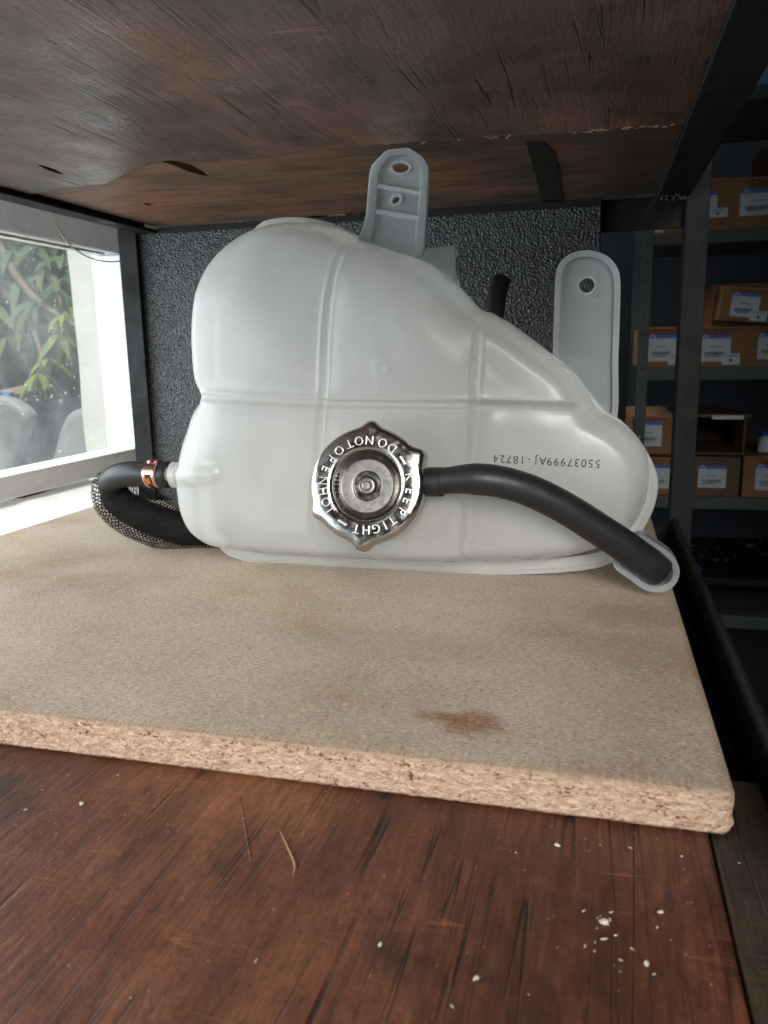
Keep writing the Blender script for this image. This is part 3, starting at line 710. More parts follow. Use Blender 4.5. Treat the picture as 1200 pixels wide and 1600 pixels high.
sc2 = [onY(x, y, 1.897) for x, y in ((2, 610), (22, 612), (18, 618), (13, 618.5))]
part('tip', solid('tip', plate([[(p[0], p[2]) for p in sc2]], 1.885, 1.8985)), Mat('pale_blue_plastic', 0.4, 0.4, 0, (0.25, 0.42, 0.75)).m, t)

# ================================================================== THE COOLANT TANK
YF = 0.527                     # seam plane of the bottle
AR, HB = 0.014, 0.048          # edge rounding and depth of the front half
front_px = [(562, 376), (545, 366), (520, 356), (492, 350), (465, 348), (437, 349), (408, 353), (380, 364), (355, 381), (334, 402), (318, 427), (307, 455), (302, 485), (300, 520), (301, 555), (304, 588), (309, 608), (316, 621),
            (306, 636), (296, 667), (287, 694), (281, 724), (279, 748), (281, 775), (287, 803), (299, 828), (317, 845), (340, 856), (400, 864), (450, 868), (500, 871), (560, 874), (620, 877), (700, 880), (780, 881), (840, 879), (890, 873), (930, 862), (962, 848),
            (985, 829), (1002, 800), (1011, 765), (1013, 735), (1008, 709), (994, 684), (973, 663), (950, 647), (934, 639),
            (919, 612), (903, 588), (881, 567), (853, 546), (823, 523), (794, 503), (765, 489), (747, 482), (728, 462), (703, 437), (678, 418), (653, 405), (624, 395), (590, 385)]
def toF(px, Y=YF): p = onY(px[0], px[1], Y); return np.array((p[0], p[2]))
raw = resample(catmull([toF(p) for p in front_px], 5, True), 0.0022, True)
# the front edge, nearer than the seam plane, makes the silhouette where the side faces outwards: bring those points back to their true size
nn = normals2(raw)
def smooth_loop(v, k):
    p = np.concatenate([v[-k:], v, v[:k]]); return np.stack([np.convolve(p[:, i], np.ones(2*k+1)/(2*k+1), 'valid') for i in range(v.shape[1])], 1)
w_ = np.clip(np.sum(raw*nn, 1)/0.07, 0, 1)[:, None]; w_ = smooth_loop(w_, 16); ns = smooth_loop(nn, 8)
OUT = raw*(1-w_*0.0285/YF) + ns*w_*0.0030
OUT = smooth_loop(OUT, 1)
YG = YF-HB                                           # plane of the flat front, where grooves and marks were measured
G1 = catmull([toF(p, YG) for p in ((538, 360), (530, 392), (520, 425), (511, 480), (506, 540), (504, 600), (503, 632), (499, 690), (493, 760), (489, 830), (487, 878))], 8)
G2 = catmull([toF(p, YG) for p in ((747, 470), (745, 520), (742, 570), (739, 632), (735, 700), (729, 780), (724, 850), (722, 890))], 8)
G3 = catmull([toF(p, YG) for p in ((296, 620), (400, 626), (500, 630), (620, 632), (740, 633), (840, 636), (950, 640))], 8)
DIM = toF((597, 573), YG); NCK = toF((577, 762), YG+0.004)
BA, BB = toF((268, 736), YG+0.02), toF((345, 738), YG+0.006)
def height(q):
    d = dist_poly(q, OUT); dn = np.clip(d/AR, 0, 1)
    d2 = np.clip(d/0.036, 0, 1); h = HB*(0.68*np.sqrt(np.maximum(0, 1-(1-dn)**2))+0.32*np.sqrt(np.maximum(0, 1-(1-d2)**2)))
    dn = np.clip(d/0.026, 0, 1)**1.3
    dg = np.full(len(q), 1e9)
    for G in (G1, G2, G3):
        dk = dist_poly(q, G, False); dg = np.minimum(dg, dk)
        prof = -0.0022*np.exp(-(dk/0.0019)**4) + 0.0005*np.exp(-((dk-0.0034)/0.0011)**2)
        h += prof*np.clip(dn*1.6, 0, 1)
    h += 0.0022*(1-np.exp(-dg/0.016))*dn
    # panels are not quite coplanar
    s1 = np.tanh((q[:, 0]-np.interp(q[:, 1], G1[::-1, 1], G1[::-1, 0]))/0.006); s2 = np.tanh((q[:, 0]-np.interp(q[:, 1], G2[::-1, 1], G2[::-1, 0]))/0.006)
    s3 = np.tanh((q[:, 1]-np.interp(q[:, 0], G3[:, 0], G3[:, 1]))/0.006)
    h += dn*(-0.0022*s3*(s2 < 0)-0.0040*(s2*0.5+0.5)*(1+0.9*s3) + 0.0015*s1*s3)
    h *= 1-0.27*(0.5+0.5*np.tanh((q[:, 0]-np.interp(q[:, 1], G2[::-1, 1], G2[::-1, 0])-0.002)/0.010))*np.clip(0.55-s3, 0, 1)
    r = np.hypot(*(q-DIM).T); h += 0.0007*np.exp(-((r-0.0042)/0.0011)**2)-0.0006*np.exp(-(r/0.0026)**2)
    ab = BB-BA; t = np.clip(((q-BA)@ab)/(ab@ab), 0, 1); db = np.hypot(*(q-(BA+t[:, None]*ab)).T)
    h += 0.0030*np.exp(-(db/0.0052)**4)*np.clip(dn*3, 0, 1)
    h += 0.0010*np.sin(q[:, 0]*61+1)*np.cos(q[:, 1]*55)*dn
    return np.maximum(h, 0)
def shell(outline, hf, ar, rings, grid, extra, sign, y0):
    nn = normals2(outline); pts = []
    for f in rings:
        q = outline-nn*(ar*f); q = q[::1 if f < 0.3 else 2]; dd = dist_poly(q, outline); pts.append(q[(dd > ar*f*0.97) & inside(outline, q)])
    lo, hi = outline.min(0), outline.max(0)
    gx, gz = np.meshgrid(np.arange(lo[0], hi[0], grid), np.arange(lo[1], hi[1], grid)); gx[::2] += grid*0.5
    q = np.c_[gx.ravel(), gz.ravel()]; q = q[inside(outline, q)]; dd = dist_poly(q, outline); q = q[dd > ar*0.9]
    if extra is not None:
        de = np.min([dist_poly(q, G, False) for G in extra], axis=0); q = q[de > 0.0085]
        for G in extra:
            G = resample(G, 0.0022); t = np.gradient(G, axis=0); t /= np.linalg.norm(t, axis=1)[:, None]; m = np.c_[t[:, 1], -t[:, 0]]
            for o_ in (0, .0012, .0022, .003, .0038, .0048, .0058, .0072):
                for s in ((1, -1) if o_ else (1,)):
                    k = G+m*o_*s; k = k[inside(outline, k)]
                    if len(k): k = k[dist_poly(k, outline) > 0.004]; pts.append(k)
    pts.append(q); v, f = tri2d([outline], np.vstack(pts)); h = hf(v)
    h[dist_poly(v, outline) < 1e-5] = 0
    return [(p[0], y0-sign*k, p[1]) for p, k in zip(v, h)], [tuple(t) for t in f]
tank = thing('coolant_tank', 'milky white plastic coolant expansion bottle with metal cap and black hoses on the particle board', 'coolant bottle', (float(onZ(720, 895, ZB)[0]), YF, ZB))
rings = [0.004, 0.02, 0.05, 0.095, 0.155, 0.23, 0.32, 0.42, 0.53, 0.65, 0.77, 0.9]
fv = shell(OUT, height, AR, rings, 0.0026, (G1, G2, G3), 1, YF)
def hback(q): d = dist_poly(q, OUT); dn = np.clip(d/0.028, 0, 1); return 0.045*np.sqrt(np.maximum(0, 1-(1-dn)**2))
bv = shell(OUT, hback, 0.028, [0.02, 0.08, 0.2, 0.4, 0.65, 0.9], 0.006, None, -1, YF)
body = part('body', solid('body', merge([fv, bv]), True, 180, 2e-6), m_body, tank)
# seam flange, showing along the bottom, the right side and the top of the left lobe
fl_px = [(352, 862), (370, 871), (400, 880), (450, 885), (500, 887), (560, 889), (640, 893.5), (720, 896), (800, 896), (860, 894), (920, 888), (956, 878), (985, 856), (1008, 820), (1022, 788), (1027, 757), (1022, 731), (1008, 703), (990, 678), (966, 655), (945, 642),
         (922, 616), (900, 590), (872, 564), (836, 535), (800, 509), (768, 490), (752, 486), (732, 464), (706, 437), (680, 416), (650, 402), (600, 386), (557, 369), (524, 352), (495, 344), (466, 341), (436, 342), (410, 349), (390, 372), (362, 420), (345, 480), (338, 540), (340, 600), (335, 640), (320, 700), (315, 760), (322, 820)]
FO = resample(catmull([toF(p) for p in fl_px], 5, True), 0.004, True)
nf = normals2(FO); ring = []
for (ins, y) in ((0.0, YF+0.0022), (-0.0006, YF+0.0010), (-0.0006, YF-0.0010), (0.0, YF-0.0022), (0.0028, YF-0.0024), (0.0034, YF-0.0034), (0.0075, YF-0.0036), (0.010, YF-0.002)):
    ring.append([(p[0]-q[0]*ins, y, p[1]-q[1]*ins) for p, q in zip(FO, nf)])
m = len(FO); V = [p for r in ring for p in r]; F = [(r*m+i, r*m+(i+1) % m, (r+1)*m+(i+1) % m, (r+1)*m+i) for r in range(len(ring)-1) for i in range(m)]
F += [(7*m+i, 7*m+(i+1) % m, (i+1) % m, i) for i in range(m)]
part('seam_flange', solid('seam_flange', (V, F), True, 45), m_body, tank)
# plates: the top bracket, the right tab, the side clip, the hose holder
def P2(px, Y, step=0.002, closed_smooth=5): return resample(catmull([toF(p, Y) for p in px], closed_smooth, True), step, True)
def poly(px, Y): return [tuple(toF(p, Y)) for p in px]
def circle(px, Y, rx, ry=None, rot=0, n=20):
    c = toF(px, Y); ry = ry or rx; a = np.linspace(0, 2*math.pi, n, endpoint=False)
    x, z = rx*np.cos(a), ry*np.sin(a); return np.c_[c[0]+x*math.cos(rot)-z*math.sin(rot), c[1]+x*math.sin(rot)+z*math.cos(rot)]
YB1 = 0.520
def rounded(px, Y, n=6, cut=0.2):
    """polygon with softened corners (quadratic blends)"""
    P = [toF(p, Y) for p in px]; out = []
    for i in range(len(P)):
        a, b, c = P[i-1], P[i], P[(i+1) % len(P)]
        s, e = b+(a-b)*cut, b+(c-b)*cut
        for k in range(n+1): t = k/n; out.append((1-t)**2*s+2*t*(1-t)*b+t*t*e)
    return np.array(out)
br = rounded([(581, 263), (606, 237), (640, 233), (661, 246), (671, 262), (668, 330), (663, 402), (600, 415), (556, 392), (574, 344)], YB1)
br_back = rounded([(592, 266), (610, 246), (640, 243), (655, 254), (660, 270), (655, 330), (648, 402), (600, 410), (578, 395), (587, 344)], YB1)
slot = circle((626, 262.5), YB1, 0.0053, 0.0028, -0.12, 24); hole2 = circle((619, 313), YB1, 0.0026, 0.0019, 0.5)
V1 = plate([br, slot, hole2], YB1, YB1+0.0024); V2 = plate([br, br_back[::-1]], YB1-0.0045, YB1)
br_o = part('mounting_bracket', solid('mounting_bracket', V1), m_tab, tank)
part('bracket_rim', solid('bracket_rim', V2, True, 35), m_rim, br_o)
for (a, b, c, d) in (((590, 288), (658, 299), (658, 305), (590, 294)), ((588, 327), (654, 337), (654, 345), (588, 335))):
    part('bracket_rib', solid('bracket_rib', plate([poly((a, b, c, d), YB1-0.002)], YB1-0.0032, YB1-0.0003)), m_rim, br_o)
for c, rx in (((619, 313), 0.0046),):
    part('hole_boss', solid('hole_boss', plate([circle(c, YB1, rx, rx*0.8, 0.5), circle(c, YB1, 0.0028, 0.0021, 0.5)], YB1-0.002, YB1-0.0003)), m_rim, br_o)
part('hole_boss', solid('hole_boss', plate([circle((626, 262.5), YB1, 0.0068, 0.0042, -0.12, 24), circle((626, 262.5), YB1, 0.0055, 0.003, -0.12, 24)], YB1-0.0012, YB1-0.0003)), m_rim, br_o)
YT = 0.545
tb_px = [(868, 440), (872, 418), (885, 402), (904, 394), (925, 393), (948, 401), (963, 417), (969, 441), (968, 500), (966, 560), (963, 655), (930, 665), (862, 620), (864, 560), (866, 500)]
tb = P2(tb_px, YT, 0.002, 6); tin = tb-normals2(tb)*0.0038
t1 = plate([tb, circle((917, 446), YT, 0.0047, 0.0045)], YT, YT+0.0026); t2 = plate([tb, tin[::-1]], YT-0.005, YT)
tb_o = part('mounting_tab', solid('mounting_tab', t1), m_tab, tank); part('tab_rim', solid('tab_rim', t2, True, 35), m_rim, tb_o)
part('hole_boss', solid('hole_boss', plate([circle((917, 446), YT, 0.0060), circle((917, 446), YT, 0.0049, 0.0047)], YT-0.0012, YT-0.0003)), m_rim, tb_o)
YC = 0.560
ck = rounded([(640, 392), (690, 385), (711, 382), (716.5, 396), (711, 405), (711, 424), (718, 440), (718, 480), (640, 470)], YC, 4, 0.12)
part('side_clip', solid('side_clip', plate([ck], YC, YC+0.0025)), m_tab, tank)
part('clip_rib', solid('clip_rib', plate([poly(((700, 385), (711, 383), (712, 470), (700, 470)), YC-0.004)], YC-0.008, YC-0.0003)), m_tab, tank)
YH = 0.500
hh_px = [(1000, 830), (1026, 844), (1048, 860), (1059, 882), (1053, 904), (1034, 916), (1008, 914), (983, 897), (958, 876), (970, 845)]
hh = P2(hh_px, YH, 0.002, 6); hin = hh-normals2(hh)*0.0036
hh_o = part('hose_holder', solid('hose_holder', plate([hh], YH, YH+0.0024)), m_tab, tank); part('holder_rim', solid('holder_rim', plate([hh, hin[::-1]], YH-0.012, YH), True, 35), m_tab, hh_o)
# filler neck and pressure cap
cax = Vector((0.03, -1.0, 0.27)).normalized(); cup = Vector((0, 0, 1)); cx = cup.cross(cax).normalized() if False else Vector(np.cross(np.array(-cax), np.array((0, 0, 1.0)))).normalized()
cy = cax.cross(cx).normalized()
if cx.x < 0: cx, cy = -cx, -cy
CC = Vector(tuple(onY(571.5, 757, 0.446)))
CM = Matrix(((cx.x, cy.x, cax.x, CC.x), (cx.y, cy.y, cax.y, CC.y), (cx.z, cy.z, cax.z, CC.z), (0, 0, 0, 1))) @ Matrix.Diagonal((1.06, 1.06, 1.0, 1.0))
part('filler_neck', mesh('filler_neck', *lathe([(0.026, -0.050), (0.0215, -0.030), (0.021, -0.012), (0.0235, -0.0115), (0.0235, -0.009)], CM, 48), True), m_body, tank)
R0 = 0.0326
EARS = [(88, 0.115), (31, 0.128), (267, 0.140), (210, 0.09)]
def capr(r, a):
    w = max(0.0, min(1.0, (r/R0-0.80)/0.2)); d = math.degrees(a); s = 0
    for e, g in EARS:
        k = (d-e+180) % 360-180; s += g*(0.78*math.exp(-(abs(k)/7.2)**2.4)+0.22*math.exp(-(k/14)**2))
    return r*(1+s*w)
prof = [(R0*0.985, -0.0135), (R0*1.01, -0.0125), (R0*1.012, -0.0055), (R0*1.005, -0.0030), (R0*0.985, -0.0014), (R0*0.955, -0.0005), (R0*0.91, 0.0), (0.0255, 0.0003), (0.0225, 0.0002), (0.0208, -0.0002), (0.0200, -0.0011), (0.0192, -0.0028), (0.0182, -0.0046), (0.0172, -0.0062), (0.0150, -0.0066)]
cap = part('pressure_cap', mesh('pressure_cap', *lathe(prof, CM, 180, capr), True), m_chrome, tank)
HM = CM @ Matrix.Translation((0.0004, -0.0006, 0)) @ Matrix.Diagonal((0.94, 0.94, 1, 1))
part('cap_underside', mesh('cap_underside', *lathe([(0.0005, -0.0088), (0.0172, -0.0088), (0.0172, -0.0068)], CM, 48), True), m_steel, cap)
part('hub_disc', solid('hub_disc', lathe([(0.0155, -0.0075), (0.0163, -0.0045), (0.0165, -0.0030), (0.0163, -0.0023), (0.0158, -0.0020), (0.0098, -0.0018), (0.0092, -0.0019), (0.0088, -0.0026), (0.0086, -0.0032)], HM, 72), True, 14), m_zinc, cap)
part('washer', solid('washer', lathe([(0.0087, -0.0036), (0.0085, -0.0027), (0.0080, -0.0024), (0.0058, -0.0023), (0.0055, -0.0027), (0.0053, -0.0036)], HM, 56), True, 14), m_chrome, cap)
part('rivet', solid('rivet', lathe([(0.0054, -0.0034), (0.0050, -0.0012), (0.0046, -0.0005), (0.0040, -0.0004), (0.0037, -0.0012), (0.0030, -0.0012), (0.0028, -0.0003), (0.0022, 0.0001), (0.0001, 0.0002)], HM, 40), True, 16), m_zinc, cap)
slit = [((-0.0184-0.0001, y0, -0.0052), (-0.0168, y0+0.0013, -0.0036)) for y0 in np.arange(-0.008, 0.0085, 0.0022)]
bm = bmesh.new()
for lo, hi in slit: add_box(bm, lo, hi, 0.0002, CM)
part('vent_teeth', from_bm('vent_teeth', bm), m_steel, cap)
def letter_mesh(ch, size, M, ext):
    cu = bpy.data.curves.new('t', 'FONT'); cu.body = ch; cu.size = size; cu.align_x = 'CENTER'; cu.align_y = 'CENTER'; cu.extrude = ext; cu.offset = -0.00012; cu.bevel_depth = 0.0001
    ob = bpy.data.objects.new('t', cu); C.objects.link(ob); dg = bpy.context.evaluated_depsgraph_get(); me = bpy.data.meshes.new_from_object(ob.evaluated_get(dg))
    V = [tuple(M @ v.co) for v in me.vertices]; F = [tuple(p.vertices) for p in me.polygons]
    bpy.data.objects.remove(ob); bpy.data.curves.remove(cu); bpy.data.meshes.remove(me); return V, F
TXT_IN = [('D', 55.4), ('O', 69.6), ('N', 87.5), ('O', 101.5), ('T', 114.7), ('O', 130.7), ('P', 145.2), ('E', 160.2), ('N', 176), ('H', 190), ('O', 204.7), ('T', 216.5)]
TXT_OUT = [('T', 259.8), ('H', 273), ('G', 286), ('I', 298), ('T', 308.5), ('P', 325.7), ('E', 340.2), ('E', 353), ('K', 11)]
P = []; RL = 0.0252
for lst, sgn in ((TXT_IN, -1), (TXT_OUT, 1)):
    for ch, a in lst:
        a = RAD(a); up = Vector((math.cos(a), math.sin(a), 0))*sgn; rt = Vector((up.y, -up.x, 0))
        L = Matrix(((rt.x*0.92, up.x, 0, RL*math.cos(a)), (rt.y*0.92, up.y, 0, RL*math.sin(a)), (0, 0, 1, 0.00022), (0, 0, 0, 1)))
        P.append(letter_mesh(ch, 0.0072, CM @ L, 0.00028))
part('lettering', mesh('lettering', *merge(P)), m_letter, cap)
for a in (240, 33.7):
    a = RAD(a); L = Matrix.Translation((0.0250*math.cos(a), 0.0250*math.sin(a), 0.0003)) @ Matrix.Rotation(a+math.pi/2, 4, 'Z')
    part('stamped_dash', box('stamped_dash', (-0.0028, -0.0007, -0.0003), (0.0028, 0.0007, 0.0005), 0.0003, CM @ L), m_letter, cap)
# overflow hose from the neck to the holder
hp = [onY(658, 754, 0.462), onY(682, 753, 0.460), onY(707, 750, 0.460), onY(738, 748.5, 0.460), onY(770, 751, 0.461), onY(800, 757.5, 0.463), onY(831, 768, 0.466), onY(861, 782, 0.469), onY(891, 798.5, 0.4725), onY(919, 816, 0.476), onY(945, 833, 0.479), onY(970, 849.5, 0.482), onY(1011, 878, 0.488), onY(1031, 891, 0.492)]
hc = catmull(hp, 7); rad_ = np.interp(np.arange(len(hc)), [0, 14, 22, len(hc)-5, len(hc)-1], [0.0080, 0.0080, 0.0094, 0.0098, 0.0096])
hose = part('overflow_hose', mesh('overflow_hose', *tube(hc, rad_, 36), True), m_rubber, tank)
part('hose_collar', mesh('hose_collar', *tube(resample([onY(668, 753, 0.461), onY(691, 753, 0.460)], 0.002), 0.0088, 28)), m_rubber, hose)
# outlet on the left: barb, elbow hose, copper clamp, braided sleeve
YO = 0.516
part('hose_barb', mesh('hose_barb', *merge([tube(resample([onY(250, 741, YO), onY(310, 741, YO-0.004)], 0.002), 0.0052, 24), tube(resample([onY(271, 742, YO), onY(281, 742, YO)], 0.002), 0.0095, 24)])), m_body, tank)
ep = [onY(263, 742, YO), onY(240, 741, YO), onY(212, 740, YO), onY(188, 743, YO+0.003), onY(174, 752, YO+0.010), onY(176, 768, YO+0.018), onY(195, 790, YO+0.026), onY(230, 808, YO+0.036), onY(272, 823, YO+0.048), onY(316, 829, YO+0.058), onY(380, 829, YO+0.066)]
ec = catmull(ep, 7)
out = part('outlet_hose', mesh('outlet_hose', *tube(ec, np.interp(np.arange(len(ec)), [0, 30, 45, len(ec)], [0.0098, 0.0094, 0.0102, 0.0104]), 32), True), m_rubber, tank)
ca = np.array(onY(246, 741, YO)); cb = np.array(onY(228, 740.5, YO)); ax = (cb-ca)/np.linalg.norm(cb-ca)
bands = [tube(resample([ca+ax*s, ca+ax*(s+0.0024)], 0.0012), 0.01045, 40) for s in (-0.0030, 0.0042)]
clamp = part('hose_clamp', mesh('hose_clamp', *merge(bands), True), m_copper, out)
def onring(a0, a1, s0, s1, r0, r1, n=8):
    u = np.array((0, 0, 1.0)); w = np.cross(ax, u); w /= np.linalg.norm(w); w = w if w[1] < 0 else -w; V, F = [], []
    for i in range(n+1):
        a = a0+(a1-a0)*i/n; dr = w*math.cos(a)+u*math.sin(a)
        for s, r in ((s0, r0), (s1, r0), (s1, r1), (s0, r1)): V.append(ca+ax*s+dr*r)
    for i in range(n):
        for k in range(4): F.append((i*4+k, i*4+(k+1) % 4, i*4+4+(k+1) % 4, i*4+4+k))
    F += [(0, 1, 2, 3), (n*4+3, n*4+2, n*4+1, n*4)]; return V, F
tg = merge([onring(0.15, 0.75, -0.0028, 0.0062, 0.0100, 0.0116), onring(0.75, 0.85, -0.003, 0.0125, 0.0104, 0.0116, 2), onring(1.2, 1.9, -0.002, 0.0055, 0.0098, 0.0112)])
part('clamp_tongue', solid('clamp_tongue', tg), m_copper, clamp)
dd = onring(-0.55, -0.15, 0.0002, 0.0032, 0.0100, 0.0112)
part('clamp_tab', solid('clamp_tab', dd), m_amber, clamp)
part('hose_lining', mesh('hose_lining', *tube(ec[36:], np.linspace(0.0112, 0.0148, len(ec[36:])), 28), True), m_braid, out)
sp = ec[34:]; sp = resample(np.vstack([ec[30:34], sp]), 0.0016)
Pp, T, U, Vv = frames(sp); n = len(Pp); P = []
rs = np.interp(np.linspace(0, 1, n), [0, 0.12, 0.3, 1.0], [0.0128, 0.0185, 0.0210, 0.0200])
NS = 30
for s in (1, -1):
    for k in range(NS):
        V, F = [], []
        for i in range(n):
            a = 2*math.pi*k/NS+s*i*0.12; aa = 2*math.pi/NS*0.15
            for q in (a-aa, a+aa):
                V.append(Pp[i]+(rs[i]+0.0003*math.sin(i*1.3+k*math.pi)*s)*(math.cos(q)*U[i]+math.sin(q)*Vv[i]))
        for i in range(n-1): F.append((2*i, 2*i+1, 2*i+3, 2*i+2))
        P.append((V, F))
so = part('braided_sleeve', mesh('braided_sleeve', *merge(P)), m_braid, out); so['kind'] = 'stuff'
rh = [onY(772, 500, 0.60), onY(776, 470, 0.605), onY(781, 445, 0.61), onY(784, 436, 0.612)]
part('rear_hose', mesh('rear_hose', *tube(catmull(rh, 6), 0.0068, 20), True), m_rubber, tank)
# printed part code, upside down, following the plastic
code = '55037999AJ-18724'
A, B = toF((934, 727), YG+0.006), toF((773, 718), YG+0.006); step = (B-A)/(len(code)-1)*1.0
rt = step/np.linalg.norm(step); up = np.array((rt[1], -rt[0])) if True else None
if up[1] > 0: up = -up
P = []
for i, ch in enumerate(code):
    c = A+step*i
    V, F = letter_mesh(ch, 0.0069, Matrix.Identity(4), 0.0)
    if not V: continue
    q = np.array([(c+rt*v[0]*0.95+up*v[1]) for v in V]); h = height(q); P.append(([(a[0], YF-k-0.00025, a[1]) for a, k in zip(q, h)], F))
part('printed_code', mesh('printed_code', *merge(P)), m_ink, body)

# ================================================================== RACK BEHIND, ON THE RIGHT
YR = 1.80
def R(px, py, Y=YR): return onY(px, py, Y)
zA, zB_, zC_, zD, zE = R(1110, 359)[2], R(1110, 574)[2], R(1110, 777)[2], R(1180, 966)[2], R(1190, 131)[2]
rack = thing('storage_rack', 'dim grey green steel storage rack stacked with labelled cardboard boxes', 'rack', (0.4, YR+0.25, -1.2))
XR0, XR1 = 0.078, 1.10
for z in (zA, zB_, zC_, zD, zE):
    bm = bmesh.new(); add_box(bm, (XR0+0.016, YR, z-0.026), (XR1, YR+0.004, z), 0.001); add_box(bm, (XR0+0.016, YR+0.0045, z-0.005), (XR1, YR+0.45, z-0.001), 0.001)
    part('rack_shelf', from_bm('rack_shelf', bm), m_rack, rack)
hol = [np.array([(XR0+0.011+0.0022*math.cos(t), z+0.0032*math.sin(t)) for t in np.linspace(0, 2*math.pi, 8, endpoint=False)]) for z in np.arange(-0.55, 0.6, 0.036)]
for x in (0, XR1-XR0-0.02):
    L = [np.array([(XR0+x, -1.2), (XR0+x+0.022, -1.2), (XR0+x+0.022, 0.9), (XR0+x, 0.9)])]+[h+np.array((x, 0)) for h in hol]
    part('rack_post', solid('rack_post', plate(L, YR-0.006, YR-0.003)), m_rack, rack)
    part('rack_post', box('rack_post', (XR0+x, YR+0.43, -1.2), (XR0+x+0.022, YR+0.433, 0.9)), m_rack, rack)
struct('room_wall', box('room_wall', (-0.54, 2.34, -1.2), (3.4, 2.44, 2.2)), m_wall)
struct('floor', box('floor', (XW+0.01, -3.0, -1.30), (3.4, 2.33, -1.2)), paint('dark_floor', (0.045, 0.042, 0.040), (0.03, 0.03, 0.03), 0.4, 0.7, 3))
GRP = 'labelled cardboard boxes on the rack behind'
def flat(name, c, ux, uz, ny, x0, z0, x1, z1, lift, mat, par):
    V = [tuple(c+ux*a+uz*b-ny*l) for l in (lift, lift-0.0005) for a, b in ((x0, z0), (x1, z0), (x1, z1), (x0, z1))]
    return part(name, mesh(name, V, [(0, 1, 2, 3), (4, 7, 6, 5), (0, 4, 5, 1), (1, 5, 6, 2), (2, 6, 7, 3), (3, 7, 4, 0)]), mat, par)
def carton(label, tl, br_, zbase, mat, lab=None, Y=YR+0.012, depth=0.30, tilt=0.0, small=True, lines=True, dim=False):
    a, b = R(*tl, Y), R(*br_, Y); x0, x1 = a[0], b[0]; z1 = a[2]; z0 = zbase if zbase is not None else b[2]
    t = thing('cardboard_box', label, 'box', ((x0+x1)/2, Y+depth/2, z0), GRP)
    Mt = Matrix.Translation((x0, Y, z0)) @ Matrix.Rotation(tilt, 4, 'Y') @ Matrix.Translation((-x0, -Y, -z0))
    sh = part('carton', box('carton', (x0, Y, z0), (x1, Y+depth, z1), 0.002, Mt), mat, t)
    part('lid_seam', box('lid_seam', (x0+0.001, Y+depth*0.49, z1-0.0004), (x1-0.001, Y+depth*0.51, z1+0.0004), 0, Mt), m_cardd, t)
    ux = np.array(Mt.to_3x3() @ Vector((1, 0, 0))); uz = np.array(Mt.to_3x3() @ Vector((0, 0, 1))); ny = np.array((0, 1.0, 0)); c = np.array(Mt @ Vector((x0, Y, z0)))
    W_, H_ = x1-x0, z1-z0
    if lines:
        for k, (f0, f1) in enumerate(((0.22, 0.82), (0.26, 0.72))):
            zt = H_*(0.94-0.085*k); nseg = 9; xx = W_*f0
            while xx < W_*f1:
                w = random.uniform(0.004, 0.011); flat('box_print', c, ux, uz, ny, xx, zt-H_*0.055, min(xx+w, W_*f1), zt, 0.0008, m_boxink, sh); xx += w+random.uniform(0.0015, 0.004)
    if lab:
        lx0, lz0, lx1, lz1 = lab
        l = flat('paper_label', c, ux, uz, ny, lx0*W_, lz0*H_, lx1*W_, lz1*H_, 0.0010, m_label, t)
        lw, lh = (lx1-lx0)*W_, (lz1-lz0)*H_; o0, o1 = lx0*W_, lz0*H_
        flat('blue_band', c, ux, uz, ny, o0, o1+lh*0.86, o0+lw, o1+lh, 0.0018, m_blue, l)
        an = np.linspace(0, 2*math.pi, 20, endpoint=False); ce = np.array((o0+lw*0.15, o1+lh*0.88)); r1, r2 = lh*0.115, lh*0.075
        Lp = [np.array([(ce[0]+r1*math.cos(q), ce[1]+r1*math.sin(q)) for q in an]), np.array([(ce[0]+r2*math.cos(q), ce[1]+r2*math.sin(q)) for q in an])]
        v, f = tri2d(Lp); part('ring_mark', mesh('ring_mark', [tuple(c+ux*p[0]+uz*p[1]-ny*0.0024) for p in v], f), m_label, l)
        xx = o0+lw*0.30
        while xx < o0+lw*0.62:
            w = random.uniform(0.002, 0.004); flat('code_text', c, ux, uz, ny, xx, o1+lh*0.54, xx+w, o1+lh*0.585, 0.0018, m_print, l); xx += w+0.0016
        xx = o0+lw*0.14
        while xx < o0+lw*0.80:
            w = random.uniform(0.0007, 0.0022); flat('barcode', c, ux, uz, ny, xx, o1+lh*0.24, xx+w, o1+lh*0.37, 0.0018, m_print, l); xx += w+random.uniform(0.0006, 0.0014)
        flat('barcode_text', c, ux, uz, ny, o0+lw*0.16, o1+lh*0.18, o0+lw*0.66, o1+lh*0.21, 0.0018, m_print, l)
        if small:
            s0, s1 = o0+lw*0.72, o1-lh*0.13; s = flat('small_label', c, ux, uz, ny, s0, s1, s0+lw*0.60, s1+lh*0.42, 0.0030, m_label, t)
            Lp = np.array([(s0+lw*0.30+lh*0.06*math.cos(q), s1+lh*0.17+lh*0.065*math.sin(q)) for q in an]); part('round_mark', mesh('round_mark', [tuple(c+ux*p[0]+uz*p[1]-ny*0.0038) for p in Lp], [tuple(range(20))]), m_green, s)
            flat('text_line', c, ux, uz, ny, s0+lw*0.1, s1+lh*0.32, s0+lw*0.5, s1+lh*0.345, 0.0038, m_print, s)
    return t
carton('brown box on the upper shelf, half hidden behind the black post', (1040, 284), (1136.5, 360), zA, m_card, (0.30, 0.30, 0.82, 0.74))
carton('brown box on the upper shelf at the right edge, wide blue topped label', (1138.5, 279), (1262, 359), zA, m_card, (0.16, 0.25, 0.66, 0.76))
carton('dim brown box on the middle shelf, left of the black post', (1000, 512), (1075, 573), zB_, m_card, (0.18, 0.16, 0.75, 0.82))
carton('brown box on the middle shelf just right of the black post', (1080, 511), (1166, 573), zB_, m_card, (0.19, 0.14, 0.71, 0.80))
carton('brown box on the middle shelf at the right edge of the photo', (1168, 508), (1256, 573), zB_, m_card, (0.20, 0.18, 0.68, 0.80))
zt = R(1113, 511.5)[2]
